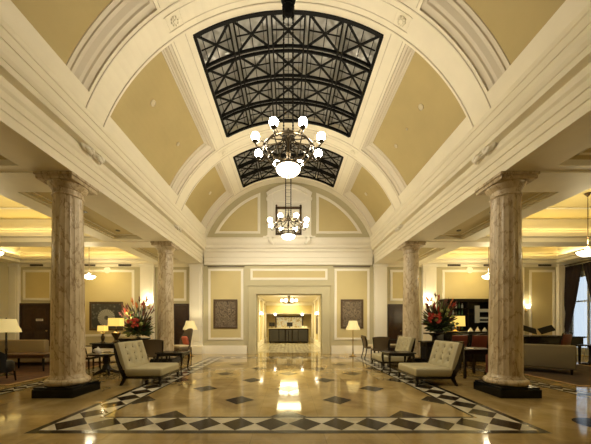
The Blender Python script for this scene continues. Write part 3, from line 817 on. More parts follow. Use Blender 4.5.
# ------------------------------------------------------------------ wicker chairs
def make_wicker(cush=None):
    t = thing('wicker_chair', '', 'chair', (0,0,0))   # faces +Y
    b = MB(); n, kk = 14, 10; vs = []
    for off in (0, .03):
        for j in range(kk+1):
            v = j/kk
            for i in range(n+1):
                u = -1+2*i/n; hw = .215+.075*v
                cv = -.05*(u*u)
                vs.append((u*hw, -.22-.10*v*v-off-cv, .40+(.46-.03*u*u)*v))
    K = n+1; N = K*(kk+1)
    fs = [(j*K+i, j*K+i+1, (j+1)*K+i+1, (j+1)*K+i) for j in range(kk) for i in range(n)]
    sd = [(j*K, (j+1)*K, N+(j+1)*K, N+j*K) for j in range(kk)]+[(j*K+n, N+j*K+n, N+(j+1)*K+n, (j+1)*K+n) for j in range(kk)]
    sd += [(kk*K+i, kk*K+i+1, N+kk*K+i+1, N+kk*K+i) for i in range(n)]+[(i, N+i, N+i+1, i+1) for i in range(n)]
    b.add(vs, fs+[(N+a, N+d, N+c, N+e) for a, e, c, d in fs]+sd); b.build('backrest', 'wicker', t, True)
    b = MB(); b.rbox(-.25,.25,-.24,.26,.36,.44,.025,2); b.build('seat', 'wicker', t, True)
    b = MB(); b.rbox(-.235,.235,-.20,.25,.435,.49,.022,2); b.build('seat_cushion', 'seat_cream', t, True)
    for i in (-1, 1):
        b = MB(); b.tube([(i*.225,.225,.37),(i*.225,.23,.2),(i*.23,.24,0)], [.022,.019,.014], 8); b.build('leg', 'espresso', t, True)
        b = MB(); b.tube([(i*.215,-.215,.40),(i*.215,-.24,.2),(i*.22,-.30,0)], [.022,.019,.014], 8); b.build('leg', 'espresso', t, True)
        b = MB(); b.tube([(i*.275,-.30,.80),(i*.25,-.245,.62),(i*.235,-.215,.40)], .016, 8); b.build('back_post', 'espresso', t, True)
    return t
wk = make_wicker(); wk.location = (-3.70,7.72,0); wk['label'] = 'brown wicker chair seen from behind, in front of the left flower table'; wk['group'] = 'wicker chairs'
dup(wk, (3.16,9.45,0), -.1, 'brown wicker chair seen from behind, nearest the right floor lamp')
dup(wk, (3.16,10.42,0), -PI/2, 'brown wicker chair in profile, just right of the floor lamp')
dup(wk, (4.30,10.75,0), PI/2+.3, 'pale brown wicker chair next to the right mahogany door')
# high wicker armchair with a coral cushion
t = thing('wicker_armchair', 'high-backed wicker armchair with a coral cushion in front of a mahogany door', 'chair', (-4.02,10.25,0), 2.5)
b = MB(); n, kk = 16, 10; vs = []
for off in (0, .035):
    for j in range(kk+1):
        v = j/kk
        for i in range(n+1):
            u = -1+2*i/n; a = u*1.25; rr = .30+.05*v+off
            vs.append((rr*math.sin(a), -rr*math.cos(a)*.95+.02-.06*v, .34+(.78-.42*abs(u)**2.6)*v))
K = n+1; N = K*(kk+1)
fs = [(j*K+i, j*K+i+1, (j+1)*K+i+1, (j+1)*K+i) for j in range(kk) for i in range(n)]
sd = [(j*K, (j+1)*K, N+(j+1)*K, N+j*K) for j in range(kk)]+[(j*K+n, N+j*K+n, N+(j+1)*K+n, (j+1)*K+n) for j in range(kk)]
sd += [(kk*K+i, kk*K+i+1, N+kk*K+i+1, N+kk*K+i) for i in range(n)]
b.add(vs, fs+[(N+a, N+d, N+c, N+e) for a, e, c, d in fs]+sd); b.build('backrest', 'wicker', t, True)
b = MB(); b.rbox(-.30,.30,-.26,.28,.32,.42,.03,2); b.build('seat', 'wicker', t, True)
b = MB(); b.rbox(-.27,.27,-.22,.26,.42,.50,.03,2); b.build('seat_cushion', 'seat_cream', t, True)
for i in (-1, 1):
    for j in (-1, 1):
        b = MB(); b.tube([(i*.26,j*.23,.34),(i*.27,j*.25,0)], [.024,.018], 8); b.build('leg', 'espresso', t, True)
b = MB(); b.rbox(-.17,.17,-.05,.05,-.16,.16,.045,3); b.xf(Matrix.Translation((0,-.16,.66)) @ Matrix.Rotation(-.3, 4, 'X'))
b.xf(Matrix.Translation((-4.02,10.25,0)) @ Matrix.Rotation(2.5, 4, 'Z'))
tag(b.build('cushion', 'pink', None, True), 'coral cushion on the high-backed wicker armchair', 'cushion')

# ------------------------------------------------------------------ floor lamps
def make_floor_lamp(h, rt, rb, sh, shade, pole='bronze'):
    t = thing('floor_lamp', '', 'lamp', (0,0,0))
    b = MB(); b.lathe([(.14,0),(.145,.015),(.10,.03),(.05,.05),(.03,.08)], n=24); b.build('base', pole, t, True)
    b = MB(); b.lathe([(.024,.07),(.034,.12),(.022,.2),(.020,.6),(.03,.64),(.020,.68),(.018,h-.06)], n=12); b.build('pole', pole, t, True)
    b = MB(); pr = [(rb,h-sh),(rb-.03*(rb-rt)/.1*.3-.012,h-sh*.75),((rb+rt)/2-.02,h-sh*.45),(rt,h)]
    b.lathe(pr, n=32, cap=False); b.build('lamp_shade', shade, t, True)
    b = MB(); b.sphere((0,0,h-sh*.5), .035, 10, 8); b.build('bulb', 'bowl_dim', t, True)
    b = MB(); b.lathe([(.02,h-.02),(.012,h+.02),(.001,h+.035)], n=8); b.beam((-rt,0,h-.01),(rt,0,h-.01),.006,.006); b.build('finial', pole, t, True)
    return t
lp = make_floor_lamp(1.42,.16,.28,.36,'shade_far','brass'); lp.location = (-3.95,10.95,0); lp['label'] = 'bronze floor lamp with cream shade by the wicker armchair on the left'; lp['group'] = 'floor lamps'
dup(lp, (2.58,10.85,0), 0, 'bronze floor lamp with cream shade standing alone below the right hall picture')
l2 = make_floor_lamp(1.40,.18,.285,.33,'shade_far','espresso'); l2.location = (-7.0,6.75,0); l2['label'] = 'dark floor lamp with wide cream shade at the far left edge, behind the black armchair'; l2['group'] = 'floor lamps'

# ------------------------------------------------------------------ tables with lamps (left aisle)
def make_console(L, D, H, m='espresso', name='console_table'):
    t = thing(name, '', 'table', (0,0,0))
    b = MB(); b.rbox(-L/2,L/2,-D/2,D/2,H-.04,H,.012,2); b.build('tabletop', m, t, True)
    b = MB(); b.box(-L/2+.05,L/2-.05,-D/2+.04,D/2-.04,H-.15,H-.04); b.build('apron', m, t)
    for i in (-1, 1):
        for j in (-1, 1):
            b = MB(); x, y = i*(L/2-.07), j*(D/2-.07); b.lathe([(.032,H-.14),(.026,H-.2),(.03,H-.24),(.022,H*.4),(.026,.1),(.018,.08),(.024,0)][::-1], (x,y,0), 12); b.build('leg', m, t, True)
    b = MB(); b.box(-L/2+.07,L/2-.07,-D/2+.06,D/2-.06,.16,.19); b.build('shelf', m, t)
    return t
t = make_console(.95,.40,.73); t.location = (-5.2,7.95,0); t['label'] = 'dark console table carrying two table lamps behind the left front column'
def table_lamp(loc, label, sw, sd, z0, z1, body, shade, bm='bronze'):
    t = thing('table_lamp', label, 'lamp', loc)
    b = MB(); b.lathe(body, n=20); b.build('base', bm, t, True)
    b = MB(); zt = body[-1][1]; b.lathe([(.008,zt-.01),(.008,(z0+z1)/2)], n=8); b.build('stem', 'brass', t, True)
    b = MB(); vs = []
    k = 6; pts = []
    b.add([(x*sw*q,y*sd*q,z) for z, q in ((z0,1),(z1,.96)) for x, y in ((-1,-1),(1,-1),(1,1),(-1,1))], [(0,1,5,4),(1,2,6,5),(2,3,7,6),(3,0,4,7)])
    b.build('lamp_shade', shade, t, bevel=.0)
    b = MB(); b.sphere((0,0,(z0+z1)/2), .03, 8, 6); b.build('bulb', 'bowl_dim', t, True)
    return t
table_lamp((-5.02,7.93,.73), 'tall table lamp with a bright rectangular shade, larger of the pair on the console table', .170,.11,.49,.72,
           [(.09,0),(.10,.02),(.075,.05),(.045,.09),(.05,.13),(.11,.24),(.12,.29),(.10,.31),(.04,.33),(.025,.40)], 'shade')
table_lamp((-5.42,7.95,.73), 'small table lamp with a square yellow shade, smaller of the pair on the console table', .10,.09,.34,.50,
           [(.06,0),(.065,.02),(.03,.05),(.045,.10),(.05,.17),(.025,.24),(.07,.28),(.02,.31),(.015,.34)], 'shade')
# low pedestal table
def make_pedestal(rad, H, label, loc, m='espresso', fr=.28):
    t = thing('pedestal_table', label, 'table', loc)
    b = MB(); b.lathe([(rad-.02,H-.045),(rad,H-.035),(rad,H-.01),(rad-.015,H)], n=32); b.build('tabletop', m, t, True)
    b = MB(); b.lathe([(.08,.07),(.11,.12),(.09,.2),(.065,.26),(.085,.34),(.08,H-.12),(.18,H-.05)], n=20); b.build('pedestal', m, t, True)
    for k in range(4):
        a = PI/4+k*PI/2; b = MB(); ca, sa = math.cos(a), math.sin(a)
        b.tube([(.04*ca,.04*sa,.13),(fr*.5*ca,fr*.5*sa,.085),(fr*.85*ca,fr*.85*sa,.042),(fr*ca,fr*sa,.027)], [.055,.046,.036,.026], 8); b.build('foot', m, t, True)
    return t
make_pedestal(.40,.55,'low round pedestal table set with white cups, left of the left slipper chair',(-4.58,6.85,0))
def cup(loc, label):
    t = thing('coffee_cup', label, 'cup', loc, 0, 'cups on the low round table')
    b = MB(); b.lathe([(.03,0),(.06,.008),(.075,.018),(.072,.02),(.03,.012),(.001,.012)], n=18); b.build('saucer', 'china', t, True)
    b = MB(); b.lathe([(.02,.014),(.03,.02),(.042,.05),(.046,.085),(.042,.085),(.036,.04),(.001,.03)], n=18); b.tube([(.042,0,.07),(.065,0,.065),(.062,0,.04),(.04,0,.035)], .005, 6); b.build('bowl', 'china', t, True)
cup((-4.80,6.95,.55), 'white coffee cup on the low round table, the one nearer the left front column')
cup((-4.52,7.05,.55), 'white coffee cup on the low round table, the one nearer the slipper chair')
p = thing('teapot', 'white teapot standing between the cups on the low round table', 'teapot', (-4.70,6.72,.55))
b = MB(); b.lathe([(.035,0),(.06,.02),(.075,.06),(.065,.10),(.035,.125)], n=20); b.tube([(.06,0,.05),(.10,0,.08),(.12,0,.115)], [.018,.012,.01], 8); b.tube([(-.065,0,.095),(-.11,0,.09),(-.11,0,.05),(-.07,0,.035)], .007, 6); b.build('pot', 'china', p, True)
b = MB(); b.lathe([(.036,.122),(.02,.14),(.008,.142),(.012,.155),(.001,.162)], n=14); b.build('lid', 'china', p, True)

# ------------------------------------------------------------------ dining chairs with upholstered back
def make_dining(bm, sm, H=.95):
    t = thing('dining_armchair', '', 'chair', (0,0,0))    # faces +Y
    b = MB(); b.rbox(-.25,.25,-.24,.25,.40,.48,.025,2); b.build('seat', sm, t, True)
    b = MB(); b.rbox(-.22,.22,-.025,.025,0,.44,.02,2); b.xf(Matrix.Translation((0,-.25,H-.46)) @ Matrix.Rotation(.14, 4, 'X')); b.build('backrest', bm, t, True)
    b = MB(); b.tube([(-.24,-.23,.42),(-.245,-.25,.7),(-.235,-.315,H),(-.15,-.32,H+.015),(.15,-.32,H+.015),(.235,-.315,H),(.245,-.25,.7),(.24,-.23,.42)], .017, 8); b.build('back_frame', 'espresso', t, True)
    b = MB(); b.box(-.25,.25,-.24,-.21,.35,.41); b.box(-.25,.25,.22,.25,.35,.41); b.box(-.25,-.22,-.21,.22,.35,.41); b.box(.22,.25,-.21,.22,.35,.41); b.build('seat_frame', 'espresso', t)
    for i in (-1, 1):
        for j in (-1, 1):
            b = MB(); b.tube([(i*.23,j*.22,.41),(i*.235,j*.225,.2),(i*.24,j*(.235 if j > 0 else .29),0)], [.022,.019,.013], 8); b.build('leg', 'espresso', t, True)
        b = MB(); b.tube([(i*.245,-.25,.67),(i*.27,0,.665),(i*.265,.16,.64),(i*.25,.20,.42)], .016, 8); b.build('armrest', 'espresso', t, True)
    return t
dc = make_dining('seat_cream', 'seat_cream'); dc.location = (-5.42,7.28,0); dc.rotation_euler.z = -1.5; dc['label'] = 'dark armchair with cream back showing just right of the left front column'; dc['group'] = 'cream-backed armchairs'
rc = make_dining('red', 'red', .98); rc.location = (4.98,8.2,0); rc['label'] = 'oxblood leather armchair at the bar counter, directly under the table lamp left edge'; rc['group'] = 'oxblood bar chairs'
dup(rc, (5.58,8.22,0), 0, 'oxblood leather armchair at the bar counter, nearer the right front column')
dup(rc, (9.0,9.15,0), .3, 'oxblood leather chair between the black desk and the taupe sofa back')

# ------------------------------------------------------------------ flowers
def arrangement(name, label, loc, w, h, seed, red, vase):
    r = random.Random(seed); t = thing('flower_arrangement', label, 'flowers', loc)
    if vase == 'urn':
        b = MB(); b.lathe([(.08,0),(.085,.015),(.03,.04),(.025,.09),(.06,.13),(.12,.16),(.16,.22),(.15,.225),(.10,.19),(.001,.18)], n=24); b.build('vase', 'silver', t, True); zb = .20
    else:
        b = MB(); b.lathe([(.10,0),(.11,.02),(.13,.09),(.17,.17),(.20,.2),(.185,.2),(.12,.15),(.001,.14)], n=24); b.build('vase', 'vase', t, True); zb = .18
    def leafblade(mb, base, tip, wd, bend):
        base, tip = Vector(base), Vector(tip); ax = tip-base; L = ax.length; ax.normalize()
        sd = ax.cross(Vector((r.uniform(-.4,.4), -1, r.uniform(-.2,.6)))).normalized(); up = sd.cross(ax); vs = []
        for q, ww in ((0,.12),(.3,.8),(.55,1),(.8,.6),(1,.02)):
            p = base+ax*(L*q)+up*(bend*math.sin(q*PI/2)*L*.3)
            vs += [p-sd*wd*ww, p+up*wd*.22*ww, p+sd*wd*ww]
        fs = [(i*3+k, i*3+k+1, i*3+4+k, i*3+3+k) for i in range(4) for k in range(2)]
        mb.add(vs, fs)
    def dirn(el0, el1):
        a = r.uniform(0, 2*PI); e = r.uniform(el0, el1); return Vector((math.cos(a)*math.cos(e), math.sin(a)*math.cos(e)*.7, math.sin(e)))
    def reach(d): return 1/math.sqrt((d.x/(w/2))**2+(d.y/(w/2.4))**2+(d.z/(h if d.z > 0 else .22*h))**2)
    org = Vector((0,0,zb))
    for mname, cnt, f0, f1, wd, e0, e1 in (('leaf',300,.3,.9,.024,-.55,1.3),('leaf_light',95,.4,.95,.02,-.2,1.4),('leaf_maroon',95,.5,1.0,.017,.1,1.35)):
        b = MB()
        for _ in range(cnt):
            d = dirn(e0, e1); q = reach(d); f = r.uniform(f0, f1)
            p0 = org+d*q*max(.02, f-.32-r.uniform(0,.1)); leafblade(b, p0, org+d*q*f+Vector((0,0,r.uniform(-.03,.03))), wd*r.uniform(.7,1.3), r.uniform(-.6,.8))
        b.build('foliage', mname, t)
    b = MB()
    for _ in range(38):
        d = dirn(.2, 1.4); q = reach(d)*r.uniform(.6,.95); b.tube([org, org+d*q*.5+Vector((0,0,.02)), org+d*q], .005, 5)
    b.build('stems', 'leaf', t)
    # spiky torch flowers
    for k in range(30):
        a = r.uniform(-1, 1); d = Vector((a*.75, r.uniform(-.5,.35), r.uniform(.75,1.2))).normalized(); q = reach(d)*r.uniform(.86,1.06); p = org+d*q
        b = MB()
        b.tube([p-d*.16, p-d*.08, p-d*.02, p+d*.05], [.006,.014,.012,.002], 6)
        for j in range(5):
            sd = Vector((r.uniform(-1,1), r.uniform(-1,1), r.uniform(-.1,.9))).normalized(); b.tube([p-d*(.13-.025*j), p-d*(.10-.025*j)+sd*.03, p-d*(.05-.025*j)+sd*.045], [.008,.011,.002], 5)
        b.build('flower_spike', 'redflower' if r.random() < (.3 if red else .2) else ('leaf_maroon' if r.random() < .7 else 'orangeflower'), t, True)
    # broad red blossoms low in front
    cx = -.26*w if red else .06*w
    for k in range(11 if red else 7):
        p = org+Vector((cx+r.uniform(-.14,.14)*w, -w*r.uniform(.22,.36), h*(.20+r.uniform(-.09,.13)+(.05 if red else 0))))
        b = MB()
        for j in range(7):
            a = 2*PI*j/7+r.random(); dd = Vector((math.cos(a), -.45, math.sin(a)))
            leafblade(b, p, p+dd*r.uniform(.055,.085), .022, .5)
        b.sphere(p+Vector((0,-.02,0)), .014, 6, 5); b.build('blossom', 'redflower', t)
    for k in range(8):
        p = org+Vector((r.uniform(-.25,.3)*w, -w*r.uniform(.2,.34), h*r.uniform(.08,.5)))
        b = MB()
        for j in range(26): sd = Vector((r.uniform(-1,1), r.uniform(-1,.6), r.uniform(-1,1))).normalized(); b.sphere(p+sd*.035, .018, 5, 4)
        b.build('mum_flower', 'greenflower', t, True)
    return t
t = make_console(.85,.44,.84); t.location = (-4.83,8.50,0); t['label'] = 'tall dark table under the left flower arrangement'
arrangement('f', 'large tropical flower arrangement with central red blossoms in a silver urn, on the left', (-4.68,8.48,.845), 1.08, 1.18, 3, False, 'urn')
make_pedestal(.34,1.0,'tall dark pedestal table holding the right flower arrangement',(4.80,8.92,0), fr=.30)
arrangement('f', 'large tropical flower arrangement with red blossoms at its left side in a dark bowl', (4.93,8.90,1.003), 1.34, 1.08, 11, True, 'bowl')

# ------------------------------------------------------------------ left aisle: sofa, low table, armchair, rug
t = tag(MB().box(-9.6,-5.75,5.6,9.3,.0,.008,0).build('rug','rug'), 'rust brown rug under the left seating group', 'rug')
b = MB()
for q in ((-9.6,-5.75,5.6,5.72),(-9.6,-5.75,9.18,9.3),(-9.6,-9.48,5.72,9.18),(-5.87,-5.75,5.72,9.18)): b.box(q[0],q[1],q[2],q[3],.002,.0095)
b.build('rug_border','rug_border',t)
def make_sofa(L, D, H, m, label, loc, rz, skirt=.10):
    t = thing('sofa', label, 'sofa', loc, rz)           # faces +Y, back at -D/2
    b = MB(); b.rbox(-L/2,L/2,-D/2,-D/2+.18,skirt,H,.04,3); b.build('backrest', m, t, True)
    b = MB(); b.rbox(-L/2+.14,L/2-.14,-D/2+.18,D/2,skirt,.34,.03,2); b.build('seat_base', m, t, True)
    for i in (-1, 1):
        b = MB(); b.rbox(*sorted((i*L/2, i*(L/2-.14))),-D/2+.18,D/2,skirt,.58,.04,3); b.build('armrest', m, t, True)
    for i in (-1, 1):
        b = MB(); b.rbox(*sorted((i*.01, i*(L/2-.15))),-D/2+.19,D/2+.01,.34,.46,.035,3); b.build('seat_cushion', m, t, True)
    for i in (-1, 1):
        for j in (-1, 1):
            b = MB(); b.lathe([(.02,0),(.03,skirt+.02)], (i*(L/2-.08), j*(D/2-.08), 0), 10); b.build('leg', 'espresso', t, True)
    return t
make_sofa(1.75,.85,.79,'tansofa','tan sofa seen from behind, near the far left mahogany door',(-8.25,8.65,.01),0)
t = thing('coffee_table', 'low brown wooden table in front of the tan sofa back', 'table', (-7.15,7.55,.013))
b = MB(); b.rbox(-.65,.65,-.30,.30,.42,.455,.012,2); b.build('tabletop', 'brownwood', t, True)
b = MB(); b.box(-.58,.58,-.25,.25,.34,.42); b.build('apron', 'brownwood', t)
for i in (-1, 1):
    for j in (-1, 1):
        b = MB(); b.tube([(i*.55,j*.22,.36),(i*.56,j*.23,.15),(i*.58,j*.25,0)], [.03,.024,.018], 8); b.build('leg', 'espresso', t, True)
def make_tub(m, label, loc, rz, H=.84, W=.34):
    t = thing('tub_chair', label, 'chair', loc, rz)      # faces +Y
    b = MB(); n, kk = 18, 6; vs = []
    for off in (0, .07):
        for j in range(kk+1):
            v = j/kk
            for i in range(n+1):
                u = -1+2*i/n; a = u*1.75; rr = W-.07+off
                top = H-(H-.60)*max(0, abs(u)-.35)**1.2/.65**1.2
                vs.append((rr*math.sin(a)*1.0, -rr*math.cos(a), .22+(top-.22)*v))
    K = n+1; N = K*(kk+1)
    fs = [(j*K+i, j*K+i+1, (j+1)*K+i+1, (j+1)*K+i) for j in range(kk) for i in range(n)]
    sd = [(j*K, (j+1)*K, N+(j+1)*K, N+j*K) for j in range(kk)]+[(j*K+n, N+j*K+n, N+(j+1)*K+n, (j+1)*K+n) for j in range(kk)]
    sd += [(kk*K+i, kk*K+i+1, N+kk*K+i+1, N+kk*K+i) for i in range(n)]+[(i, N+i, N+i+1, i+1) for i in range(n)]
    b.add(vs, fs+[(N+a, N+d, N+c, N+e) for a, e, c, d in fs]+sd); b.build('backrest', m, t, True)
    b = MB(); b.lathe([(W-.08,.2),(W-.07,.22),(W-.07,.40),(W-.1,.44)], n=24); b.build('seat', m, t, True)
    for i in (-1, 1):
        for j in (-1, 1):
            b = MB(); b.tube([(i*(W-.12),j*(W-.14),.22),(i*(W-.10),j*(W-.12),0)], [.022,.014], 8); b.build('leg', 'espresso', t, True)
    return t
make_tub('blackleather','black leather tub chair at the left edge in front of the wide-shaded floor lamp',(-6.42,5.98,.013),-.5,.86,.36)
make_tub('red','low red leather tub chair tucked beside the right front column',(4.62,5.92,0),.15,.76,.32)

# ------------------------------------------------------------------ right aisle
t = make_console(1.05,.45,.80,'espresso','writing_desk'); t.location = (4.25,7.60,0); t['label'] = 'black desk behind the right cream slipper chairs'
b = MB(); b.box(-.47,.47,-.18,.18,.30,.66); b.build('modesty_panel', 'blackleather', t)
t = thing('dining_table', 'small square dark table between the near right slipper chair and the red tub chair', 'table', (4.45,6.68,0))
b = MB(); b.rbox(-.37,.37,-.37,.37,.655,.69,.01,2); b.build('tabletop', 'espresso', t, True)
b = MB(); b.box(-.33,.33,-.33,.33,.58,.655); b.build('apron', 'espresso', t)
for i in (-1, 1):
    for j in (-1, 1):
        b = MB(); b.beam((i*.32,j*.32,.65),(i*.33,j*.33,0),.05,.05,(0,1,0)); b.build('leg', 'espresso', t)
b = MB(); b.lathe([(.001,0),(.06,.004),(.085,.016),(.08,.018),(.05,.008),(.001,.008)], (4.30,6.45,.69), 18); tag(b.build('saucer','china',None,True), 'white saucer on the small square dark table', 'saucer')
def round_table(label, loc, rad, H):
    t = thing('round_table', label, 'table', loc)
    b = MB(); b.lathe([(rad-.015,H-.035),(rad,H-.02),(rad,H-.008),(rad-.01,H)], n=32); b.build('tabletop', 'espresso', t, True)
    b = MB(); b.lathe([(.20,0),(.21,.02),(.06,.06),(.035,.12),(.035,H-.1),(.10,H-.03)], n=20); b.build('pedestal', 'espresso', t, True)
round_table('round dark table among the brown wicker chairs near the right mahogany door',(3.78,10.2,0),.36,.72)
round_table('small round black table at the right edge by the window',(9.55,8.6,0),.30,.62)
# bar counter
t = thing('bar_counter', 'long black bar counter with the table lamp on it, right of the flowers', 'counter', (6.40,9.35,0))
b = MB(); b.rbox(-1.22,1.22,-.30,.30,.98,1.03,.012,2); b.build('countertop', 'espresso', t, True)
b = MB(); b.box(-1.18,1.18,-.2,.25,.08,.98); b.build('body', 'deskwood', t)
for k in range(4):
    b = MB(); frx = -1.16+.59*k; b.box(frx,frx+.55,-.225,-.2,.16,.9); b.box(frx+.06,frx+.49,-.235,-.22,.22,.84); b.build('front_panel', 'espresso', t, bevel=.006)
b = MB(); b.box(-1.14,1.14,-.16,.21,0,.08); b.build('kick_plate', 'black', t)
table_lamp((5.82,9.48,1.03), 'table lamp with a bright rectangular shade on the bar counter', .255,.15,.18,.53, [(.10,0),(.105,.015),(.05,.03),(.02,.06),(.02,.2)], 'shade', 'brass')
for k, (x, lab) in enumerate(((6.22,'folded white napkin cone on the bar counter, first right of the table lamp'),(6.46,'folded white napkin cone on the bar counter, second right of the table lamp'),(6.70,'folded white napkin cone on the bar counter, nearest the right front column'))):
    b = MB(); b.lathe([(.085-.008*k,0),(.075,.03),(.04,.09),(.001,.14+.03*(k % 2))], (x,9.28,1.03), 7, sy=.8); tag(b.build('napkin','napkin',None,True), lab, 'napkin', 'napkin cones on the bar')
# bar cabinet with shelves
t = thing('bar_cabinet', 'black bar cabinet with shelves of bottles against the end wall', 'cabinet', (7.98,YE-.36,0))
b = MB(); b.box(-1.38,1.38,.30,.33,0,2.22); b.build('back_panel', 'espresso', t)
b = MB()
for x in (-1.36,-.45,.46,1.33): b.box(x-.02,x+.03,-.06,.30,0,2.22)
b.build('side_panel', 'espresso', t)
b = MB(); b.box(-1.44,1.44,-.10,.33,2.22,2.30); b.box(-1.48,1.48,-.13,.33,2.30,2.34); b.build('cornice', 'espresso', t)
b = MB(); b.box(-1.38,1.38,-.10,.30,0,1.05); b.build('base_cabinet', 'deskwood', t)
for z in (1.36,1.66,1.95):
    b = MB(); b.box(-1.34,1.34,-.02,.30,z-.012,z+.012); b.build('shelf', 'espresso', t)
b = MB(); b.box(-.16,.02,-.07,-.03,1.34,2.06); b.box(.02,.50,-.06,.12,1.80,1.92); b.box(.02,.50,-.06,.12,1.50,1.58); b.box(.02,.50,-.06,.12,1.36,1.42); b.build('glass_display', 'shelf_lit', t)
bi = 0
bl = ['green','amber','pale']
def bottle(x, z, kind, h, lab):
    b = MB(); b.lathe([(.034,0),(.036,.01),(.036,h*.58),(.028,h*.68),(.013,h*.76),(.013,h*.95),(.016,h*.96),(.016,h)], (x,YE-.24,z+.002), 12)
    tag(b.build('bottle','bottle_'+{'green':'green','amber':'amber','pale':'clear'}[kind],None,True), lab, 'bottle', 'bottles in the bar cabinet')
pos = {'left':(6.75,6.88,7.0,7.13,7.26,7.39),'right':(8.62,8.74,8.87,9.0,9.13)}
rowz = {'lowest':1.05,'second':1.372,'third':1.672,'top':1.962}
ordw = ['first','second','third','fourth','fifth','sixth']
rr_ = random.Random(5)
for side, xs in pos.items():
    for row, z in rowz.items():
        for i, x in enumerate(xs):
            k = bl[rr_.randrange(3)]; h = rr_.uniform(.19,.25) if row != 'lowest' else rr_.uniform(.22,.27)
            bottle(x, z, k, h, '%s bottle, %s from left, %s row, %s bay of the bar cabinet' % (k, ordw[i], row, side))
t = tag(MB().box(5.9,9.2,5.5,8.6,.0,.008,0).build('rug','rug_dark'), 'dark brown rug under the taupe sofa in the right aisle', 'rug')
b = MB()
for q in ((5.9,9.2,5.5,5.62),(5.9,9.2,8.48,8.6),(5.9,6.02,5.62,8.48),(9.08,9.2,5.62,8.48)): b.box(q[0],q[1],q[2],q[3],.002,.0095)
b.build('rug_border','rug_border',t)
# taupe sofa seen from behind
make_sofa(1.5,.82,.73,'greysofa','long taupe sofa seen from behind, right of the right front column',(6.80,7.455,.013),-.80,.13)
# black desk with open black lids behind the sofa
t = thing('writing_desk', 'wide black table behind the taupe sofa', 'table', (9.1,9.85,0))
b = MB(); b.rbox(-1.3,1.3,-.40,.40,.80,.85,.012,2); b.build('tabletop', 'black', t, True)
b = MB(); b.box(-1.22,1.22,-.34,.34,.50,.80); b.build('apron', 'deskwood', t)
for i in (-1, 1):
    for j in (-1, 1):
        b = MB(); b.lathe([(.03,0),(.045,.5),(.05,.52)], (i*1.15,j*.28,0), 12); b.build('leg', 'espresso', t, True)
def lid(x, lab, flip):
    t = thing('music_stand', lab, 'stand', (x,9.85,.85))
    b = MB(); b.box(-.27,.27,-.012,.012,0,.24); b.xf(Matrix.Translation((0,.12,.13)) @ Matrix.Rotation(flip*.28, 4, 'Y') @ Matrix.Rotation(-.5, 4, 'X')); b.build('panel', 'blackleather', t, bevel=.005)
    b = MB(); b.box(-.26,.26,-.2,.16,0,.025); b.build('base', 'screen', t, bevel=.005)
lid(8.85,'black tilted panel on the wide black table, nearer the right front column', 1); lid(9.55,'black tilted panel on the wide black table, nearer the window', -1)
# ------------------------------------------------------------------ pictures
def picture(label, x0, x1, z0, z1, kind, name='wall_picture'):
    t = thing(name, label, 'picture', ((x0+x1)/2, YE, (z0+z1)/2)); hw, hh = (x1-x0)/2, (z1-z0)/2; fw = .09
    b = MB(); b.box(-hw,hw,-.05,-.012,hh-fw,hh); b.box(-hw,hw,-.05,-.012,-hh,-hh+fw); b.box(-hw,-hw+fw,-.05,-.012,-hh+fw,hh-fw); b.box(hw-fw,hw,-.05,-.012,-hh+fw,hh-fw); b.build('picture_frame', 'frame', t, bevel=.01)
    b = MB(); b.box(-hw+fw,hw-fw,-.025,-.012,-hh+fw,hh-fw); b.build('canvas', kind, t)
M['pic1'], _ = picture_mat('grey_scroll_relief', (.06,.038,.024), (.25,.20,.135), 7.5)
M['pic2'], _ = picture_mat('grey_leaf_relief', (.06,.038,.024), (.25,.20,.135), 9)
M['pic3'], _ = picture_mat('pale_fan_on_grey', (.055,.055,.05), (.50,.49,.43), 7, 'fan')
picture('dark framed grey scrollwork picture on the end wall left of the lit doorway', -3.24, -2.20, 1.10, 2.36, 'pic1')
picture('dark framed grey leafy picture on the end wall right of the lit doorway', 2.27, 3.25, 1.10, 2.36, 'pic2')
picture('wide dark framed picture of a pale fan on the left aisle wall', -8.60, -7.15, 1.02, 2.26, 'pic3')

# ------------------------------------------------------------------ doors
def door(idx, x0, x1, z1, sign=None):
    d = MB(); yy = YE-.03
    d.box(x0,x1,yy-.02,YE,0,z1); dd = struct(d.build('door_%d' % idx, 'door'))
    b = MB(); w = (x1-x0)
    n = 1 if w < .9 else 2
    for i in range(n):
        a, c = x0+w*i/n+.09, x0+w*(i+1)/n-.09
        for z, zz in ((.2,.95),(1.08,z1-.14)): b.box(a,c,yy-.035,yy-.015,z,zz); b.box(a+.05,c-.05,yy-.045,yy-.03,z+.05,zz-.05)
    b.build('door_panel', 'door', dd, bevel=.006)
    b = MB(); b.box(x0-.07,x0,yy-.045,YE,0,z1+.07); b.box(x1,x1+.07,yy-.045,YE,0,z1+.07); b.box(x0,x1,yy-.045,YE,z1,z1+.07); struct(b.build('door_frame_%d' % (idx+1), 'door'))
    b = MB(); xh = x1-.09; b.sphere((xh,yy-.07,1.0),.03,10,8); b.beam((xh,yy-.02,1.0),(xh,yy-.07,1.0),.02,.02); b.build('door_handle','brass',dd,True)
    return dd
door(1, -11.52, -10.32, 2.12); door(2, -4.90, -4.36, 2.10); door(3, 4.38, 4.93, 2.08)
t = thing('door_sign', 'small white sign on the far left mahogany door', 'sign', (-10.72,YE-.075,1.47))
b = MB(); b.box(-.15,.15,-.008,.0,-.045,.045); b.build('plate','plate',t)
b = MB()
for i, z in enumerate((.016,-.014)):
    for k in range(7): b.box(-.12+.034*k,-.12+.034*k+.024,-.010,-.006,z-.009,z+.009)
b.build('lettering','dark_text',t)
t = thing('light_switch', 'small white switch plate on the end wall left of the left hall picture', 'switch', (-3.72+.0,YE-.165,1.22)); 
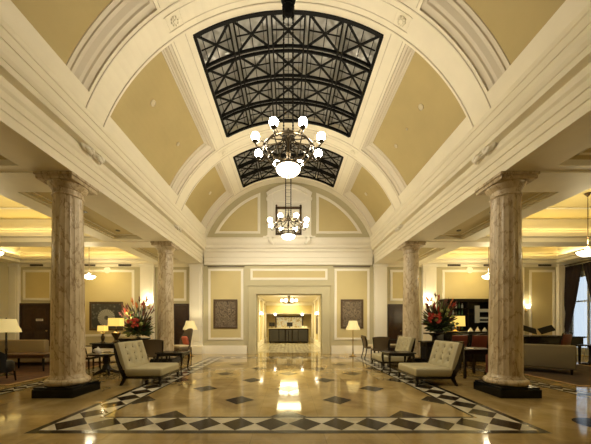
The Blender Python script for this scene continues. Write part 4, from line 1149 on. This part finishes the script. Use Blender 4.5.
b = MB(); b.box(-.04,.04,-.008,0,-.06,.06); b.build('plate','plate',t,bevel=.003); b = MB(); b.box(-.012,.012,-.016,-.008,-.02,.02); b.build('toggle','white',t)

# ------------------------------------------------------------------ wall sconces and hanging bowls
def make_sconce():
    t = thing('wall_sconce', '', 'lamp', (0,0,0))
    b = MB(); b.lathe([(.05,-.16),(.06,-.10),(.05,-.02),(.055,.05),(.03,.10)], (0,-.03,0), 12, sy=.4); b.build('backplate','brass',t,True)
    b = MB(); b.tube([(0,-.03,-.05),(0,-.10,-.10),(0,-.15,-.06),(0,-.15,0)], .011, 8); b.build('arm','brass',t,True)
    b = MB(); b.lathe([(.02,0),(.06,.04),(.085,.11),(.095,.18),(.088,.18),(.05,.04),(.001,.02)], (0,-.15,0), 18); b.build('glass_shade','sconce',t,True)
    return t
s0 = make_sconce(); s0.location = (-5.96,YE-.16,2.08); s0['label'] = 'glowing wall sconce behind the left flower arrangement'; s0['group'] = 'aisle wall sconces'
for loc, lab in (((5.96,YE-.16,2.08),'glowing wall sconce behind the right flower arrangement'),((10.25,YE-.02,1.95),'glowing wall sconce just right of the right front column')): dup(s0, loc, 0, lab)
def make_pendant():
    t = thing('pendant_lamp', '', 'lamp', (0,0,0))
    b = MB(); b.lathe([(.004,0),(.14,.02),(.25,.08),(.30,.15)], n=28); b.build('glass_bowl','bowl_dim',t,True)
    b = MB(); b.lathe([(.295,.14),(.32,.145),(.325,.17),(.29,.18),(.10,.20),(.05,.24),(.02,.26)], n=28); b.build('rim','frame',t,True)
    b = MB(); b.tube([(0,0,.25),(0,0,1.55)], .012, 8); b.build('rod','frame',t,True)
    b = MB(); b.lathe([(.02,1.52),(.07,1.58),(.10,1.61)], n=16); b.build('canopy','frame',t,True)
    return t
p0 = make_pendant(); p0.scale = (.74,.74,1); p0.location = (-7.58,10.35,2.98); p0['label'] = 'hanging glass bowl lamp showing just right of the left front column'; p0['group'] = 'aisle bowl lamps'
for loc, lab in (((-7.52,6.9,2.98),'hanging glass bowl lamp cut by the left edge of the photo'),((7.62,10.35,2.98),'hanging glass bowl lamp showing just left of the right front column'),((7.60,6.9,2.98),'hanging glass bowl lamp at the right edge of the photo near the drapes')): dup(p0, loc, 0, lab)

# ------------------------------------------------------------------ right window with sheer and drapes
wd = MB()
for y0, y1, z0, z1 in ((WY0,WY0+.07,WZ0,WZ1),(WY1-.07,WY1,WZ0,WZ1),(WY0,WY1,WZ1-.07,WZ1),(WY0,WY1,WZ0,WZ0+.07),((WY0+WY1)/2-.03,(WY0+WY1)/2+.03,WZ0,WZ1),(WY0,WY1,2.2,2.26)): wd.box(XW+.05,XW+.13,y0,y1,z0,z1)
wo = struct(wd.build('window_4','white'))
g = MB(); g.box(XW+.085,XW+.09,WY0+.05,WY1-.05,WZ0+.05,WZ1-.05); 
m_, nt_, b_ = _nodes('clear_window_glass'); b_.inputs['Base Color'].default_value = (1,1,1,1); b_.inputs['Transmission Weight'].default_value = 1; b_.inputs['Roughness'].default_value = 0; b_.inputs['IOR'].default_value = 1.05; M['clear'] = m_
g.build('pane','clear',wo)
m_, nt_, b_ = _nodes('white_sheer_net'); tr = nt_.nodes.new('ShaderNodeBsdfTranslucent'); tr.inputs['Color'].default_value = (.85,.9,.95,1); tp_ = nt_.nodes.new('ShaderNodeBsdfTransparent'); ms = nt_.nodes.new('ShaderNodeMixShader'); ms.inputs['Fac'].default_value = .35
nt_.links.new(tr.outputs[0], ms.inputs[1]); nt_.links.new(tp_.outputs[0], ms.inputs[2]); nt_.links.new(ms.outputs[0], nt_.nodes['Material Output'].inputs['Surface']); M['net'] = m_
s_ = MB(); n = 90
s_.add([(XW-.03-.012*math.sin(i*1.1), WY0-.05+(WY1-WY0+.1)*i/n, z) for z in (.03, 3.45) for i in range(n+1)], [(i, i+1, n+2+i, n+1+i) for i in range(n)])
tag(s_.build('sheer_curtain','net',None,True), 'white sheer curtain over the bright window at the right edge', 'curtain')
def drape(y_wall, y_mid, lab, tie=1.05):
    b = MB(); n, k = 40, 16; vs = []
    for j in range(k+1):
        z = .02+3.7*(j/k)
        if z > tie: q = ((z-tie)/(3.72-tie))**.8
        else: q = .0+.12*(1-z/tie)
        ye = y_wall+(y_mid-y_wall)*(.33+.67*q)
        for i in range(n+1):
            u = i/n; vs.append((XW-.17-.045*math.sin(u*38)-.03*math.sin(u*9+j*.2), y_wall+(ye-y_wall)*u, z))
    b.add(vs, [(j*(n+1)+i, j*(n+1)+i+1, (j+1)*(n+1)+i+1, (j+1)*(n+1)+i) for j in range(k) for i in range(n)])
    t = tag(b.build('drape','drape',None,True), lab, 'curtain', 'dark plum drapes')
    so = t.modifiers.new('thick','SOLIDIFY'); so.thickness = .012
drape(11.76, 10.99, 'dark plum drape tied back on the far side of the bright window'); drape(10.05, 10.93, 'dark plum drape on the near side of the bright window, at the photo edge')
t = thing('curtain_pole', 'dark pole across the top of the drapes by the window', 'pole', (XW-.17,10.9,3.79)); b = MB(); b.tube([(0,-.95,0),(0,.88,0)], .025, 10); b.build('rod','frame',t,True)
for s in (-1, 1):
    b = MB(); b.sphere((0,-.97 if s < 0 else .885,0),.04,10,8); b.build('finial','frame',t,True)

# ------------------------------------------------------------------ reception beyond the doorway
RX, RY0, RY1, RZ = 1.80, YE+.35, 21.6, 2.95
CX = .04
b = MB(); b.box(CX-RX-.1,CX-RX,RY0,RY1,0,RZ); b.box(CX-RX-.0,PX0,YE+.30,RY0+.02,0,RZ); struct(b.build('wall_reception_left','tanwall'))
b = MB(); b.box(CX+RX,CX+RX+.1,RY0,RY1,0,RZ); b.box(PX1,CX+RX,YE+.30,RY0+.02,0,RZ); struct(b.build('wall_reception_right','tanwall'))
b = MB(); b.box(CX-RX-.1,CX+RX+.1,RY1,RY1+.1,0,RZ); struct(b.build('wall_reception_back','tanwall'))
b = MB(); b.box(CX-RX-.1,CX+RX+.1,YE+.3,RY1+.1,RZ,RZ+.1); struct(b.build('ceiling_reception','white'))
b = MB()
for s in (-1, 1):
    for y in (13.0,15.6,18.0,20.2):
        xa, xb = sorted((CX+s*RX, CX+s*(RX-.12))); b.box(xa,xb,y-.22,y+.22,0,RZ)
    xa, xb = sorted((CX+s*RX, CX+s*(RX-.10))); b.box(xa,xb,RY0,RY1,RZ-.16,RZ); b.box(xa,xb,RY0,RY1,0,.28)
b.box(CX-RX,CX+RX,RY1-.1,RY1,RZ-.14,RZ); b.box(CX-RX,CX+RX,20.0,20.3,RZ-.25,RZ)
struct(b.build('trim_9','white',bevel=.01))
b = MB(); b.box(CX-RX+.12,CX+RX-.12,19.95,20.0,2.12,2.68); struct(b.build('wall_panel_reception','tanwall'))
b = MB(); b.box(CX-RX,CX+RX,20.0,20.3,2.06,2.72); struct(b.build('ceiling_beam_reception','white'))
t = thing('reception_desk', 'long black panelled reception desk beyond the lit doorway', 'desk', (.03,18.9,0))
b = MB(); b.box(-1.38,1.38,-.02,.55,.06,1.0); b.build('body','deskwood',t)
b = MB(); b.rbox(-1.45,1.45,-.10,.6,1.0,1.05,.012,2); b.build('countertop','cream_top',t,True)
b = MB(); b.box(-1.34,1.34,.02,.5,0,.06); b.build('kick_plate','black',t)
for k in range(4):
    x = -1.33+.67*k; b = MB(); b.box(x,x+.62,-.04,-.02,.14,.92); b.box(x+.08,x+.54,-.05,-.04,.22,.84); b.build('front_panel','deskpanel',t,bevel=.01)
for s in (-1, 1):
    b = MB(); b.lathe([(.05,.06),(.055,.12),(.04,.16),(.04,.86),(.055,.92),(.06,.99)], (s*.24,-.07,0), 14); b.build('pilaster','espresso',t,True)
for x, lab in ((-1.15,'black monitor on the reception desk, at its left end'),(.10,'black monitor on the reception desk, in the middle')):
    t = thing('monitor', lab, 'monitor', (x,19.15,1.05)); b = MB(); b.box(-.20,.20,-.015,.015,.10,.38); b.build('screen','screen',t,bevel=.005)
    b = MB(); b.box(-.03,.03,.0,.03,.01,.2); b.box(-.11,.11,-.08,.09,0,.012); b.build('stand','screen',t)
for k, lab in enumerate(('stack of white papers at the right end of the reception desk, left one','stack of white papers at the right end of the reception desk, right one')):
    b = MB(); b.box(.92+.22*k,1.10+.22*k,18.95,19.2,1.05,1.19-.03*k); tag(b.build('paper_stack','napkin'), lab, 'papers', 'paper stacks')
m_, nt_, b_ = _nodes('lit_foliage_mural'); tc = nt_.nodes.new('ShaderNodeTexCoord'); nn = nt_.nodes.new('ShaderNodeTexNoise'); nn.inputs['Scale'].default_value = 3.4; nn.inputs['Detail'].default_value = 5; nn.inputs['Distortion'].default_value = 2
rr2 = ramp(nt_, [(.38,(.55,.42,.12)),(.48,(.75,.66,.34)),(.56,(.88,.82,.60)),(.7,(.62,.60,.42))]); nt_.links.new(tc.outputs['Object'], nn.inputs['Vector']); nt_.links.new(nn.outputs['Fac'], rr2.inputs['Fac']); nt_.links.new(rr2.outputs['Color'], b_.inputs['Base Color'])
nt_.links.new(rr2.outputs['Color'], b_.inputs['Emission Color']); b_.inputs['Emission Strength'].default_value = .3; M['mural'] = m_
t = thing('mural', 'wide backlit foliage panel in a dark frame behind the reception desk', 'picture', (.08,RY1-.05,1.44))
b = MB(); b.box(-1.0,1.0,-.02,.04,-.42,.42); b.build('panel','mural',t)
b = MB(); b.box(-1.10,1.10,-.05,.04,.42,.52); b.box(-1.10,1.10,-.05,.04,-.5,-.42); b.box(-1.10,-1.0,-.05,.04,-.42,.42); b.box(1.0,1.10,-.05,.04,-.42,.42); b.build('picture_frame','frame',t)
for x, lab in ((-.96,'round globe lamp over the left end of the reception mural'),(1.02,'round globe lamp over the right end of the reception mural')):
    t = thing('globe_lamp', lab, 'lamp', (x,19.85,2.02)); b = MB(); b.sphere((0,0,0),.09,14,10); b.build('globe','bowl',t,True)
    b = MB(); b.tube([(0,0,.08),(0,0,.10),(0,.06,.16),(0,.12,.16)], .01, 6); b.build('arm','bronze',t,True)
def recsconce(loc, rz, lab):
    t = thing('candle_sconce', lab, 'lamp', loc, rz)
    b = MB(); b.lathe([(.04,-.15),(.05,-.05),(.04,.05)], (0,-.02,0), 10, sy=.5); b.tube([(-.13,-.1,-.02),(0,-.06,-.09),(.13,-.1,-.02)], .01, 6); b.build('bracket','brass',t,True)
    for s in (-1, 1):
        b = MB(); b.lathe([(.085,0),(.05,.13)], (s*.13,-.1,.0), 16, cap=False); b.build('lamp_shade','bowl',t,True)
recsconce((CX-RX+.12,15.6,1.86),PI/2,'two-shade wall sconce on the left wall inside the lit doorway'); recsconce((CX+RX-.12,15.6,1.86),-PI/2,'two-shade wall sconce on the right wall inside the lit doorway')
t = thing('wall_picture', 'narrow dark framed picture on the right wall inside the lit doorway', 'picture', (CX+RX-.01,16.9,1.35)); b = MB(); b.box(-.05,0,-.55,.55,-.65,.65); b.build('picture_frame','frame',t); b = MB(); b.box(-.056,-.045,-.45,.45,-.55,.55); b.build('canvas','door',t)
t = thing('ceiling_chandelier', 'small many-armed chandelier under the reception ceiling seen through the doorway', 'chandelier', (.04,15.9,2.52))
b = MB(); b.lathe([(.001,-.06),(.03,-.04),(.05,.0),(.03,.06),(.02,.2),(.06,.40),(.10,.43)], n=16); b.build('stem','bronze',t,True)
for k in range(8):
    a = 2*PI*(k+.5)/8; ca, sa = math.cos(a), math.sin(a); b = MB()
    b.tube([(.03*ca,.03*sa,.05),(.2*ca,.2*sa,-.02),(.38*ca,.38*sa,.02),(.45*ca,.45*sa,.10)], .012, 6); arm = b.build('arm','bronze',t,True)
    g = MB(); g.lathe([(.035,.10),(.075,.13),(.085,.18),(.06,.22),(.001,.23)], (.45*ca,.45*sa,0), 12); g.build('glass_shade','bowl',arm,True)
# ------------------------------------------------------------------ light
W = bpy.data.worlds.new('world'); SC.world = W; W.use_nodes = True
W.node_tree.nodes['Background'].inputs['Color'].default_value = (.72,.86,1,1); W.node_tree.nodes['Background'].inputs['Strength'].default_value = 2.6
WARM = (1,.84,.50); YEL = (1,.80,.36); CREAM = (1,.90,.68)
for y, e in ((14.0,80),(17.2,95),(19.0,80)): light('reception_fill', 'AREA', (.04, y, 2.93), e, (1,.83,.42), 1.2, 1.2, (0,0,0))  # broad fill lights added under the reception ceiling, without any fitting
# coffer coves in the aisles
for s in (-1, 1):
    for y0, y1, e in ((1.3,4.70,12),(5.24,8.60,14),(9.14,11.45,14)):
        ym, L = (y0+y1)/2, y1-y0-.5
        light('coffer_strip', 'AREA', (s*5.92, ym, 4.09), e, YEL, .06, L, (0, s*math.radians(180-72), 0))
        light('coffer_strip', 'AREA', (s*11.2, ym, 4.09), e, YEL, .06, L, (0, s*math.radians(-(180-72)), 0))
        light('coffer_strip', 'AREA', (s*8.6, y1-.08, 4.09), e*1.2, YEL, 4.6, .06, (math.radians(-(180-72)), 0, 0))
        light('coffer_strip', 'AREA', (s*8.6, y0+.08, 4.09), e*1.2, YEL, 4.6, .06, (math.radians(180-72), 0, 0))
    for y in (6.6, 7.9): light('spot', 'SPOT', (s*4.95, y, 3.97), 26, WARM, .04, spot=1.9, blend=.9)
    light('wall_washer', 'SPOT', (s*7.9, 10.9, 3.86), 34, YEL, .05, rot=(math.radians(35),0,0), spot=2.2, blend=.9)
    # fill spots added at the cornice, no fitting there, to brighten the hall below
    for y, e in ((5.0,230),(8.85,330)):
        o = light('cornice_fill', 'SPOT', (s*3.44, y, 4.25), e, CREAM, .08, spot=2.3, blend=1.0)
        o.rotation_euler = (Vector((-s*.3, y+2.4, 0))-o.location).to_track_quat('-Z','Y').to_euler()
    # uplight of the hanging bowls; the nearest has no bowl, added as fill
    for y in (3.0, 6.9, 10.35): light('bowl_and_fill_light', 'POINT', (s*7.58, y, 3.36), 68 if s > 0 else 58, WARM, .08)
    light('sconce_bulb', 'POINT', (s*5.96, 11.44, 2.34), 17, WARM, .05)
light('sconce_bulb', 'POINT', (10.25, 11.58, 2.2), 7, WARM, .05)
# lampshades open upward: their bulbs
for x, y, z, e in ((-3.95,10.95,1.36,22),(2.58,10.85,1.36,22),(-7.0,6.75,1.34,12),(-5.02,7.93,1.45,34),(-5.42,7.95,1.23,10),(5.82,9.48,1.56,40)):
    light('lamp_bulb', 'POINT', (x,y,z), e, WARM, .04)
SC.cycles.max_bounces = 8; SC.cycles.diffuse_bounces = 5; SC.cycles.glossy_bounces = 4; SC.cycles.transmission_bounces = 4
SC.cycles.sample_clamp_indirect = 6; SC.cycles.use_denoising = True; SC.cycles.caustics_reflective = False; SC.cycles.caustics_refractive = False
SC.view_settings.view_transform = 'Standard'; SC.view_settings.look = 'None'; SC.view_settings.gamma = 1; SC.view_settings.exposure = -.08; SC.view_settings.use_curve_mapping = False
